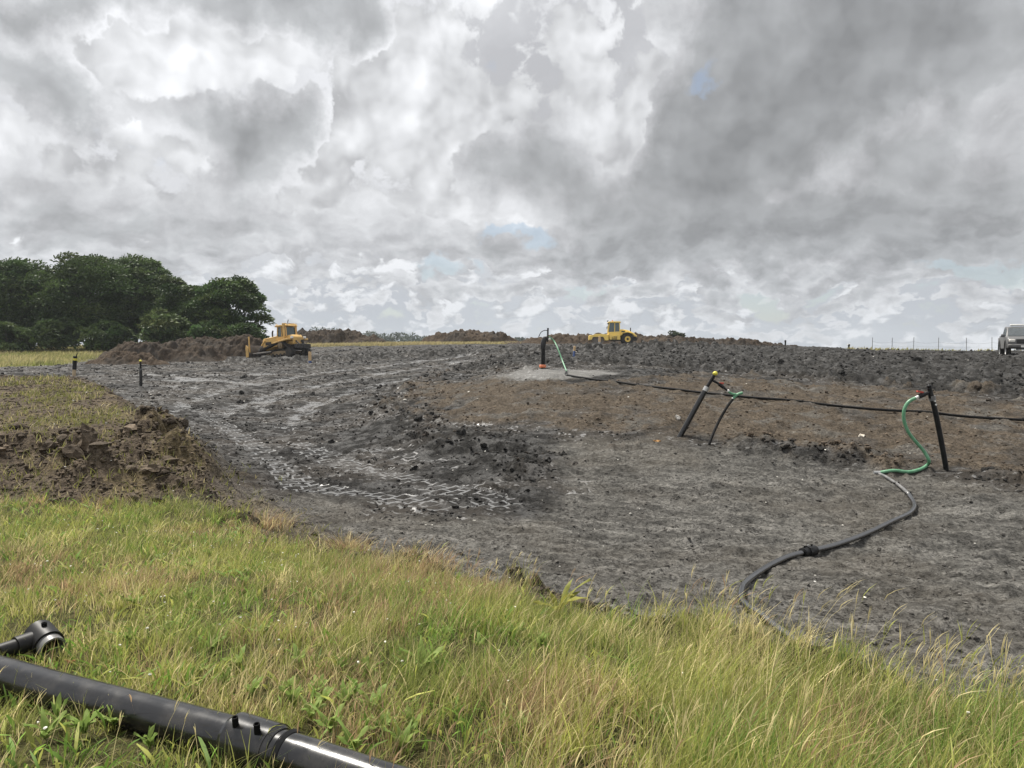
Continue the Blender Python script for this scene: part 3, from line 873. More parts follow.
# ------------------------------------------------------------------ heaps of spoil
def heap(cx, cy, rx, ry, h, material, seed, n=(260, 70), flat=.55, sink=.25, humps=.4):
    u, v = np.meshgrid(np.linspace(-1, 1, n[0]), np.linspace(-1, 1, n[1]), indexing='ij')
    x = cx + u * rx; y = cy + v * ry
    r = np.sqrt(np.abs(u) ** 2.2 + np.abs(v) ** 2.2)
    prof = 1 - sstep(r + .18 * fbm(x * .22, y * .22, 3, .5, seed), flat * .45, 1.0)
    hump = 1 + humps * fbm(x * .30, y * .30, 3, .55, seed + 3)
    l1 = np.sqrt(np.clip(1 - (worley(x * 1.1, y * 1.1, seed) / .75) ** 2, 0, 1)); l2 = np.sqrt(np.clip(1 - (worley(x * 2.7, y * 2.7, seed + 1) / .75) ** 2, 0, 1))
    z = gz(x.ravel(), y.ravel()).reshape(x.shape) - sink + prof * h * np.clip(hump, .2, 2) + prof * (l1 * .34 + l2 * .26 + fbm(x * 1.2, y * 1.2, 4, .62, seed + 9) * .26)
    V = np.stack([x, y, z], -1).reshape(-1, 3)
    i = np.arange(n[0] - 1)[:, None] * n[1] + np.arange(n[1] - 1)[None, :]
    Fq = np.stack([i, i + n[1], i + n[1] + 1, i + 1], -1).reshape(-1, 4)
    o = link('spoil_heap', mesh_np('spoil_heap', V, Fq), material)
    return o
hx = lambda px, Y: (px - 512) / F * Y
for (px, Y, rx, ry, h, mk, flat, lab) in (
        (158, 67, 7.2, 3.2, 1.15, 'soil_dark', .95, 'dark brown tumbled spoil heap in front of the dark trees'),
        (128, 60, 4.2, 2.4, .55, 'soil', .6, 'low dark brown spoil bank beside the grass field at the foot of the trees'),
        (222, 80, 8.0, 3.0, 1.35, 'soil_dark', .95, 'long brown spoil heap between the trees and the bulldozer'),
        (332, 122, 9.5, 4.5, 1.8, 'soil_dark', .7, 'rounded dark brown spoil mound just right of the bulldozer'),
        (470, 128, 10.5, 4, 1.5, 'soil', .9, 'flat topped brown spoil mound on the skyline left of the road roller'),
        (610, 112, 17.5, 4, 1.05, 'soil', .95, 'long low brown spoil ridge behind the road roller'),
        (730, 104, 13, 3.5, .7, 'soil_dark', .95, 'low dark spoil ridge on the skyline right of the road roller')):
    heap(hx(px, Y), Y, rx, ry, h, M[mk], int(px), flat=flat)
    o = COL.objects[-1]
    tag(o, lab, 'spoil heap', 'heaps of dug soil')

# ------------------------------------------------------------------ clods and stones lying on the ground
_t = bmesh.new(); bmesh.ops.create_icosphere(_t, subdivisions=1, radius=1.0)
ICO_V = np.array([v.co[:] for v in _t.verts]); ICO_F = np.array([[v.index for v in f.verts] for f in _t.faces]); _t.free()
_t = bmesh.new(); bmesh.ops.create_icosphere(_t, subdivisions=2, radius=1.0)
ICO2_V = np.array([v.co[:] for v in _t.verts]); ICO2_F = np.array([[v.index for v in f.verts] for f in _t.faces]); _t.free()

def scatter(name, px, cols, material, big=False, squash=(.45, .9), sink=.2):
    """px: array of x, y, z, radius"""
    BV, BF = (ICO2_V, ICO2_F) if big else (ICO_V, ICO_F)
    n = len(px); nv = len(BV)
    ang = rng.uniform(0, 2 * np.pi, n); c, s = np.cos(ang), np.sin(ang)
    sx = rng.uniform(.7, 1.35, n); sy = rng.uniform(.7, 1.2, n); szz = rng.uniform(*squash, n)
    jit = rng.uniform(.62, 1.28, (n, nv, 1)) if not big else 1 + .24 * np.sin(BV[None] @ rng.normal(0, 2.4, (n, 3, 3)) + rng.uniform(0, 6, (n, 1, 3))).sum(-1, keepdims=True) + rng.uniform(-.17, .17, (n, nv, 1))
    v = BV[None] * jit
    X = v[..., 0] * sx[:, None]; Y = v[..., 1] * sy[:, None]; Z = v[..., 2] * szz[:, None]
    r = px[:, 3][:, None]
    P = np.stack([px[:, 0][:, None] + (X * c[:, None] - Y * s[:, None]) * r, px[:, 1][:, None] + (X * s[:, None] + Y * c[:, None]) * r, px[:, 2][:, None] + (Z + (szz * (1 - 2 * sink))[:, None] * .5) * r], -1)
    Fq = BF[None] + (np.arange(n) * nv)[:, None, None]
    me = mesh_np(name, P.reshape(-1, 3), Fq.reshape(-1, 3), smooth=False)
    add_attr(me, 'col', np.repeat(np.concatenate([cols, np.ones((n, 1))], 1), nv, 0), 'FLOAT_COLOR')
    return link(name, me, material)

def mat_clod():
    mt = bpy.data.materials.new('clods'); mt.use_nodes = True
    g = NT(mt.node_tree)
    co = g.node('ShaderNodeTexCoord').outputs['Object']
    n = g.m('ADD', g.m('MULTIPLY', g.noise(co, 9, 5, .6), .5), g.m('MULTIPLY', g.noise(co, 45, 4, .6), .5))
    c = g.v('SCALE', g.attr('col', 'Color'), scale=g.ss(n, .3, .7, .55, 1.45))
    bs = g.node('ShaderNodeBsdfPrincipled'); g.put(bs.inputs['Base Color'], c)
    bs.inputs['Roughness'].default_value = .92; bs.inputs['Specular IOR Level'].default_value = .15
    bp = g.node('ShaderNodeBump'); bp.inputs['Strength'].default_value = .8; bp.inputs['Distance'].default_value = .03
    g.put(bp.inputs['Height'], n); g.put(bs.inputs['Normal'], bp.outputs[0])
    out = g.node('ShaderNodeOutputMaterial'); g.l.new(bs.outputs[0], out.inputs[0])
    return mt
M['clod'] = mat_clod()

def polar_samples(n, d0, d1, half=R(38)):
    a = rng.uniform(-half, half, n); d = np.exp(rng.uniform(math.log(d0), math.log(d1), n))
    return d * np.sin(a), d * np.cos(a), d

BLACK_C = np.array([.024, .0232, .0217]); GREY_C = np.array([.080, .075, .067]); BROWN_C = np.array([.075, .058, .042]); BANK_C = np.array([.072, .056, .040])
def clod_set(n, d0, d1, weight, size, big=False):
    x, y, d = polar_samples(n, d0, d1)
    z, m = ground(x, y)
    keep = (rng.random(n) < weight(m, x, y, d)) & (m['grass'] < .3) & (m['field'] < .3) & (m['wet'] < .3)
    x, y, z, d = x[keep], y[keep], z[keep], d[keep]
    m = {k: v[keep] for k, v in m.items()}
    r = size(m, d) * np.exp(np.clip(rng.normal(0, .38, len(x)), -1, .5))
    c = BLACK_C + m['grey'][:, None] * (GREY_C - BLACK_C)
    c = c + m['brown'][:, None] * (BROWN_C - c); c = c + m['bank'][:, None] * (BANK_C - c)
    mixed = (rng.random(len(x)) < .16)[:, None] * m['rid'][:, None]
    c = c + mixed * (BROWN_C * 1.3 - c)
    c = c * np.exp(rng.normal(0, .28, (len(x), 1)))
    return np.stack([x, y, z, r], 1), c

def w_small(m, x, y, d):
    n = fbm(x * .7, y * .7, 3, .55, 91)
    return np.clip(.05 + .45 * m['black'] * sstep(n, -.2, .4) + .9 * m['rid'] + .7 * m['bank'] * sstep(m['sd'], -.8, .1) + .8 * m['heap'] + .22 * m['black_far'] + .10 * m['brown'] + .06 * m['grey'] * sstep(n, 0, .5) + .9 * m['cut'], 0, 1) * (1 - .7 * m['trk_m']) * (1 - .8 * m['slab'])
p1, c1 = clod_set(95000, 4.5, 95, w_small, lambda m, d: (.009 + .0009 * d) * (1 + .6 * m['rid'] + .7 * m['heap'] + .5 * m['cut']))
o = scatter('soil_crumbs', p1, c1, M['clod']); tag(o, 'crumbs of clay and soil strewn over the worked ground', 'soil', kind='stuff')
def w_big(m, x, y, d):
    return np.clip(.6 * m['rid'] + .5 * m['heap'] + .06 * m['black_far'] + .012 * m['black'] + .5 * m['cut'] + .08 * m['bank'] * (d < 20), 0, 1) * (1 - .8 * m['trk_m'])
p2, c2 = clod_set(11000, 5, 60, w_big, lambda m, d: (.034 + .0014 * d) * (1 + .75 * m['heap']))
o = scatter('soil_clods', p2, c2, M['clod'], big=True, squash=(.55, .95)); tag(o, 'lumps of dug clay lying along the edges of the churned track', 'soil', kind='stuff')
x, y, d = polar_samples(300, 8, 60); z, m = ground(x, y); k = (m['grass'] < .2) & (m['field'] < .2) & (rng.random(300) < .6)
ps = np.stack([x, y, z, (.004 + .0008 * d) * np.exp(rng.normal(0, .3, 300))], 1)[k]
cc = np.array([.50, .48, .43]) * np.exp(rng.normal(0, .25, (len(ps), 1)))
o = scatter('pale_stones', ps, cc, M['clod']); tag(o, 'small pale stones dotted over the bare ground', 'stones', kind='stuff')
def rock(px, py, r, col, lab):
    p = G(px, py)
    o = scatter('stone', np.array([[0, 0, 0, r]]), np.array([col]), M['clod'], big=True)
    o.location = p; tag(o, lab, 'stone', 'single stones')
rock(657, 443, .07, (.30, .17, .07), 'rusty orange lump of stone left of the tilted capped pipe')
rock(678, 424, .06, (.62, .58, .52), 'white stone beside the foot of the tilted capped pipe')
rock(862, 441, .06, (.55, .50, .42), 'cream stone lying on the brown soil left of the green hose')
rock(815, 582, .02, (.75, .74, .70), 'small white stone on grey mud near the black water pipe')
#NEXT
# ------------------------------------------------------------------ trees
def leaf_quads(P, dirs, length, width, droop=.25):
    """two-quad bent leaf sprays: P (n,3) base points, dirs (n,3)"""
    n = len(P)
    dirs = dirs / np.linalg.norm(dirs, axis=1, keepdims=True)
    side = np.cross(dirs, rng.normal(0, 1, (n, 3))); side /= np.linalg.norm(side, axis=1, keepdims=True)
    L = length[:, None]; W = width[:, None] * .5
    mid = P + dirs * L * .5; tip = P + dirs * L - np.array([0, 0, 1.0]) * L * droop
    V = np.stack([P - side * W * .35, P + side * W * .35, mid + side * W, mid - side * W, tip + side * W * .15, tip - side * W * .15], 1)
    b = (np.arange(n) * 6)[:, None]
    Fq = np.concatenate([b + np.array([0, 1, 2, 3]), b + np.array([3, 2, 4, 5])], 0)
    return V.reshape(-1, 3), Fq

def crown_mesh(name, rx, ry, H, z0, nclump, nleaf, leaf, cols, wind=(.55, 0, .35), top_bias=.0, seed=0):
    r2 = np.random.default_rng(seed)
    u = r2.normal(0, 1, (nclump, 3)); u /= np.linalg.norm(u, axis=1, keepdims=True)
    hr = np.hypot(u[:, 0], u[:, 1]) + 1e-6
    want = np.where(u[:, 2] > 0, np.sqrt(1 - np.abs(u[:, 2]) ** 2.0), 1 - .18 * np.abs(u[:, 2])) * r2.uniform(.55, 1.0, nclump) ** .5
    u[:, :2] *= (want / hr)[:, None]
    rad = r2.uniform(.55, 1.0, nclump) ** .6 * (1 + .07 * r2.normal(0, 1, nclump))
    C = u * rad[:, None] * np.array([rx * .86, ry * .86, (H - z0) * .5 * .88]) + np.array([0, 0, (H + z0) * .5])
    cr = r2.uniform(.17, .30, nclump) * min(rx, ry * 1.3)
    V, Fs, K = [], [], []
    off = 0
    for c, rr in zip(C, cr):
        k = int(nleaf * r2.uniform(.7, 1.3))
        v = r2.normal(0, 1, (k, 3)); v /= np.linalg.norm(v, axis=1, keepdims=True)
        v[:, 2] = np.where(v[:, 2] < -.3, -v[:, 2], v[:, 2])
        q = c + v * (rr * r2.uniform(.25, 1.05, (k, 1)) ** .6) * np.array([1.15, 1.0, .72])
        d = v * .55 + np.array(wind) + r2.normal(0, .38, (k, 3))
        a, f = leaf_quads(q, d, leaf * r2.uniform(.6, 1.4, k), leaf * .42 * r2.uniform(.7, 1.3, k))
        col = np.array(cols) * np.exp(r2.normal(0, .22)) * np.exp(r2.normal(0, .20, (k, 1))) * np.array([np.exp(r2.normal(0, .08)), 1, 1])
        V.append(a); Fs.append(f + off); off += len(a); K.append(np.repeat(np.concatenate([col, np.ones((k, 1))], 1), 6, 0))
    me = mesh_np(name, np.concatenate(V), np.concatenate(Fs), smooth=True)
    add_attr(me, 'col', np.concatenate(K), 'FLOAT_COLOR')
    return me, C

def make_tree(px, Y, top, half, label, cols, z0f=.04, nclump=130, nleaf=330, leaf=.46, name='leafy_tree', group='trees at the field edge', seed=0, trunk=True):
    X = hx(px, Y); zb = gz(X, Y)[0]
    H = at(px, top, Y)[2] - zb
    half_m = half / F * Y
    t = thing(name, label, 'tree' if trunk else 'bush', (X, Y, zb - .1), group=group)
    me, C = crown_mesh('crown', half_m, half_m * .85, H, H * z0f, nclump, nleaf, leaf, cols, seed=seed)
    link('crown', me, M['leaf'], t)
    r2 = random.Random(seed)
    b = MB()
    r0 = .018 * H + .06
    if trunk:
        lean = r2.uniform(-.4, .8)
        P = [(0, 0, 0), (.1 * lean, 0, H * .18), (.3 * lean, .1, H * .4), (.6 * lean, 0, H * .72)]
        b.tube(spline(P, 4), list(np.linspace(r0, r0 * .25, 13)), 9)
        for c in C[:: max(1, len(C) // 14)]:
            k = r2.uniform(.18, .5) * H
            s_ = Vector((.3 * lean * k / (H * .4), 0, k)); e = Vector(c)
            m_ = (s_ + e) * .5 + Vector((0, 0, .08 * H))
            pts = spline([s_, m_, e], 4)
            b.tube(pts, list(np.linspace(r0 * .42, r0 * .08, len(pts))), 6)
    else:
        for k in range(7):
            e = Vector(C[k * len(C) // 7]); pts = spline([(r2.uniform(-.3, .3), r2.uniform(-.2, .2), 0), (e.x * .5, e.y * .5, e.z * .6), tuple(e)], 3)
            b.tube(pts, list(np.linspace(.06, .015, len(pts))), 5)
    b.build('trunk' if trunk else 'stems', M['bark'], t)
    return t
DK = (.050, .080, .024); MD = (.060, .092, .030); LT = (.080, .112, .040)
make_tree(-78, 110, 262, 62, 'dark tree cut by the left edge of the picture at the field edge', DK, seed=1)
make_tree(10, 104, 257, 60, 'dark broad tree at the left end of the visible clump above the field', DK, seed=2, nclump=135)
make_tree(88, 103, 254, 58, 'tallest dark rounded tree in the middle of the clump', DK, seed=3, nclump=140)
make_tree(137, 107, 257, 42, 'dark tree between the tallest tree and the lower right one of the clump', MD, seed=4)
make_tree(187, 101, 283, 34, 'lower dark tree second from the right end of the clump', MD, seed=5, nclump=105)
make_tree(228, 99, 277, 41, 'rounded dark tree at the right end of the clump with sky showing through it', DK, seed=6, nclump=110, nleaf=260)
make_tree(163, 105, 270, 34, 'dark tree bridging the dip between the tall crown and the right end tree', MD, seed=16)
make_tree(168, 95, 308, 27, 'paler green bush in front of the clump behind the spoil heap', LT, z0f=.05, nclump=45, nleaf=130, leaf=.5, name='leafy_bush', group='bushes below the trees', seed=7, trunk=False)
make_tree(58, 97, 318, 30, 'mid green bush at the foot of the tallest tree', MD, z0f=.03, nclump=40, nleaf=130, leaf=.5, name='leafy_bush', group='bushes below the trees', seed=8, trunk=False)
make_tree(8, 96, 324, 30, 'pale green bush at the left end of the field edge', LT, z0f=.03, nclump=38, nleaf=130, leaf=.5, name='leafy_bush', group='bushes below the trees', seed=9, trunk=False)
make_tree(108, 96, 322, 26, 'green bush standing at the top corner of the grass field', MD, z0f=.03, nclump=38, nleaf=130, leaf=.5, name='leafy_bush', group='bushes below the trees', seed=10, trunk=False)
make_tree(-40, 97, 318, 34, 'mid green bush cut by the left edge of the picture below the trees', MD, z0f=.03, nclump=40, nleaf=130, leaf=.5, name='leafy_bush', group='bushes below the trees', seed=14, trunk=False)
make_tree(240, 93, 322, 22, 'dark green bush below the right end tree beside the bulldozer', DK, z0f=.03, nclump=34, nleaf=120, leaf=.5, name='leafy_bush', group='bushes below the trees', seed=15, trunk=False)
make_tree(206, 94, 320, 24, 'mid green bush behind the right part of the spoil heap', MD, z0f=.03, nclump=34, nleaf=120, leaf=.5, name='leafy_bush', group='bushes below the trees', seed=11, trunk=False)
make_tree(673, 150, 330.5, 13, 'small grey green bush alone on the skyline right of the road roller', (.05, .06, .035), z0f=.0, nclump=26, nleaf=90, leaf=.5, name='leafy_bush', group='bushes below the trees', seed=12, trunk=False)
bpy.data.objects[COL.objects[-1].parent.name]['group'] = 'bush on the skyline'

def far_wood(name, spans, label, leaf=1.5):
    V, Fs, K = [], [], []; off = 0
    for px, Y, top, half, n in spans:
        X = hx(px, Y); zt = at(px, top, Y)[2]; zb = -3.0
        k = n
        v = rng.normal(0, 1, (k, 3)); v /= np.linalg.norm(v, axis=1, keepdims=True)
        hw = half / F * Y
        q = np.array([X, Y, zb + (zt - zb) * .52]) + v * rng.uniform(.2, 1, (k, 1)) ** .5 * np.array([hw * 1.15, hw * .7, (zt - zb) * .48])
        a, f = leaf_quads(q, v * .6 + rng.normal(0, .5, (k, 3)) + np.array([0, 0, .4]), leaf * rng.uniform(.7, 1.4, k), leaf * .6 * rng.uniform(.7, 1.3, k))
        col = np.array([.040, .052, .026]) * np.exp(rng.normal(0, .15)) * np.exp(rng.normal(0, .2, (k, 1)))
        V.append(a); Fs.append(f + off); off += len(a); K.append(np.repeat(np.concatenate([col, np.ones((k, 1))], 1), 6, 0))
    me = mesh_np(name, np.concatenate(V), np.concatenate(Fs)); add_attr(me, 'col', np.concatenate(K), 'FLOAT_COLOR')
    tag(link(name, me, M['leaf']), label, 'woodland', kind='stuff')
sp = []
for px, top, half in ((288, 331, 12), (303, 330, 12), (318, 326.5, 14), (333, 328, 12), (348, 332, 12), (360, 333, 10), (371, 331, 11), (384, 333.5, 11), (398, 331.5, 12), (411, 333, 11), (424, 336, 12), (440, 337, 14), (460, 336, 12), (480, 337, 12), (500, 335.5, 13), (520, 337, 12), (545, 338, 12)):
    sp.append((px, 560 + 40 * math.sin(px), top + .5, half, 1500))
far_wood('distant_wood', sp, 'hazy grey green belt of far woodland on the skyline behind the spoil mounds')
far_wood('distant_hedge', [(px, 1100, 350.2 + .8 * math.sin(px * .7), 5, 60) for px in range(806, 862, 6)], 'faint far hedge on the horizon right of the dark spoil ridge', 1.6)

# ------------------------------------------------------------------ bulldozer (x forward, y to its left)
def bulldozer(loc, rot):
    t = thing('bulldozer', 'yellow tracked bulldozer working beside the brown spoil heap with its blade lowered', 'bulldozer', loc, rot)
    Y_, D, T = M['cat_yellow'], M['dark_steel'], M['tan_steel']
    # hull and engine
    MB().prism([(-1.75, .62), (1.55, .62), (1.75, .80), (1.75, 1.05), (-1.75, 1.15)], -.62, .62).build('chassis', D, t, .03)
    hood = MB().prism([(.05, .80), (2.05, .72), (2.12, 1.70), (2.0, 1.90), (.05, 2.08)], -.62, .62).build('engine_hood', Y_, t, .05)
    g = MB()
    for k in range(7): g.box((2.12, 0, .95 + k * .1), (.03, .95, .05), Matrix.Rotation(.07, 3, 'Y'))
    g.build('grille', D, hood)
    for s in (-1, 1):
        MB().box((1.35, s * .63, 1.42), (.75, .03, .30)).build('side_louvre', D, hood)
    MB().tube([(1.15, .22, 1.85), (1.15, .22, 2.42), (1.05, .22, 2.62)], .075, 12).build('exhaust', D, hood)
    MB().tube([(.75, -.22, 1.9), (.75, -.22, 2.2)], .09, 12).tube([(.75, -.22, 2.2), (.75, -.22, 2.36)], .15, 14).build('air_cleaner', D, hood)
    # cab with roll-over frame
    cab = MB().prism([(-1.05, 1.15), (.12, 1.15), (.16, 1.95), (-1.1, 1.95)], -.68, .68).build('cab', Y_, t, .04)
    for x0, x1 in ((.12, .02), (-.48, -.48), (-1.08, -1.02)):
        for s in (-1, 1):
            MB().tube([(x0, s * .64, 1.92), (x1, s * .62, 2.86)], .055, 8).build('cab_post', Y_, cab)
    MB().prism([(.08, 1.97), (.02, 2.82), (-.98, 2.82), (-1.02, 1.97)], -.6, .6).build('cab_glass', M['glass'], cab)
    MB().prism([(.28, 2.86), (.26, 2.95), (.05, 3.02), (-1.1, 3.02), (-1.22, 2.95), (-1.22, 2.86)], -.78, .78).build('cab_roof', Y_, cab, .03)
    rops = MB()
    for s in (-1, 1):
        rops.box((-.92, s * .80, 2.25), (.22, .14, 1.75))
    rops.box((-.92, 0, 3.08), (.26, 1.75, .14)); rops.build('roll_bar', Y_, cab, .02)
    for x in (.2, -1.2):
        for s in (-1, 1):
            MB().box((x, s * .55, 3.09), (.12, .2, .14)).build('work_lamp', M['lamp'], cab, .02)
    MB().tube([(-1.15, .5, 3.02), (-1.3, .5, 3.45)], .035, 8).build('beacon_mast', D, cab)
    # tank and rear
    MB().prism([(-1.95, 1.15), (-1.15, 1.15), (-1.15, 2.02), (-1.75, 2.05), (-1.98, 1.8)], -.66, .66).build('fuel_tank', Y_, t, .08)
    for s in (-1, 1):
        MB().prism([(-1.9, 1.55), (.05, 1.30), (.05, 1.40), (-1.9, 1.72)], s * .66, s * 1.38).build('fender', Y_, t, .03)
        MB().box((-1.96, s * .85, 1.78), (.12, .3, .22)).build('tail_lamp', M['lamp'], t, .03)
        # high-drive track: a triangle round two idlers and a raised sprocket
        hubs = [(1.55, .46, .46), (-1.75, .46, .46), (-.78, 1.12, .42)]
        loop = []
        for (cx, cz_, r), (a0, a1) in zip(hubs, ((-90, 62), (-250, -90), (62, 118))):
            pass
        arcs = [(1.55, .46, .46, -90, 70), (-.78, 1.12, .42, 70, 148), (-1.75, .46, .46, 148, 270)]
        for cx, cz_, r, a0, a1 in arcs:
            for a in np.linspace(a0, a1, 9):
                loop.append((cx + r * math.cos(R(a)), cz_ + r * math.sin(R(a))))
        inner = []
        for cx, cz_, r, a0, a1 in arcs:
            for a in np.linspace(a0, a1, 9):
                inner.append((cx + (r - .1) * math.cos(R(a)), cz_ + (r - .1) * math.sin(R(a))))
        b = MB(); y0, y1 = s * 1.05 - .28, s * 1.05 + .28
        nn = len(loop); rings = []
        for yy, lp in ((y0, loop), (y1, loop), (y1, inner), (y0, inner)):
            rings.append([b.b.verts.new((q[0], yy, q[1])) for q in lp])
        for A, B_ in zip(rings, rings[1:] + rings[:1]):
            for j in range(nn):
                k = (j + 1) % nn
                b.b.faces.new((A[j], A[k], B_[k], B_[j]))
        # grouser bars
        L = [Vector((q[0], 0, q[1])) for q in loop] + [Vector((loop[0][0], 0, loop[0][1]))]
        for j in range(nn):
            seg = L[j + 1] - L[j]; m_ = max(1, int(seg.length / .2)); ang = -math.atan2(seg.z, seg.x)
            for q in range(m_):
                c = L[j] + seg * ((q + .5) / m_); nrm = Vector((seg.z, 0, -seg.x)).normalized()
                if seg.length > .08: b.box((c.x + nrm.x * .02, s * 1.05, c.z + nrm.z * .02), (.03, .56, .07), Matrix.Rotation(ang, 3, 'Y'))
        trk = b.build('track', D, t, smooth=False)
        MB().prism([(1.45, .25), (1.45, .55), (-.7, .62), (-1.65, .55), (-1.65, .25)], s * 1.05 - .15, s * 1.05 + .15).build('track_frame', T, trk, .02)
        MB().wheel((1.55, s * 1.05, .46), .35, .44).build('idler', D, trk)
        MB().wheel((-1.75, s * 1.05, .46), .35, .44).build('idler', D, trk)
        MB().wheel((-.78, s * 1.05, 1.12), .32, .62, [(0, -.5), (.45, -.5), (.5, -.42), (.95, -.36), (1, -.25), (1, .25), (.95, .36), (.5, .42), (.45, .5), (0, .5)]).build('sprocket', T, trk)
        r_ = MB()
        for k in range(6): r_.wheel((-1.2 + k * .48, s * 1.05, .25), .14, .40, seg=14)
        r_.build('roller_wheels', D, trk)
        MB().tube([(.2, s * 1.42, .55), (1.9, s * 1.5, .5), (2.75, s * 1.45, .5)], [.10, .11, .09], 8).build('push_arm', D, t)
        c_ = MB().tube([(1.75, s * .62, 1.75), (2.25, s * .62, 1.28)], .085, 10).build('lift_cylinder', Y_, t)
        MB().tube([(2.25, s * .62, 1.28), (2.72, s * .62, .85)], .045, 8).build('piston_rod', M['steel'], c_)
    # blade
    prof = [(2.98, .02), (2.86, .28), (2.80, .62), (2.83, .98), (2.95, 1.32), (2.90, 1.34), (2.74, 1.0), (2.70, .6), (2.76, .26), (2.90, .02)]
    bl = MB().prism(prof, -1.95, 1.95).build('blade', M['blade_steel'], t, .01)
    MB().box((2.98, 0, .05), (.05, 3.9, .16), Matrix.Rotation(-.5, 3, 'Y')).build('cutting_edge', M['steel'], bl)
    for s in (-1, 1):
        MB().prism([(3.0, .0), (2.7, .1), (2.66, 1.15), (2.95, 1.36), (3.02, 1.1)], s * 1.95 - .03, s * 1.95 + .03).build('end_plate', Y_, bl)
    MB().tube([(2.72, 1.75, .7), (2.72, 1.75, 2.15)], .07, 10).build('survey_mast', Y_, bl)
    # ripper
    rp = MB().prism([(-2.6, .75), (-2.3, .72), (-2.25, 1.1), (-2.6, 1.15)], -.95, .95).build('ripper', D, t, .03)
    MB().prism([(-2.62, 1.55), (-2.38, 1.55), (-2.38, .5), (-2.28, .15), (-2.42, .12), (-2.62, .5)], -.06, .06).build('ripper_shank', D, rp, .01)
    for s in (-1, 1):
        MB().tube([(-1.75, s * .42, .85), (-2.35, s * .42, .85)], .08, 8).tube([(-1.8, s * .35, 1.6), (-2.45, s * .35, 1.08)], .07, 8).build('ripper_link', D, rp)
    return t
pd = G(283, 359)
bz = bulldozer((hx(279, 75), 75, gz(hx(279, 75), 75)[0] - .06), (0, R(4), R(153)))
bz.location.x += .55
bz.scale = (1.0, 1.04, 1.06)

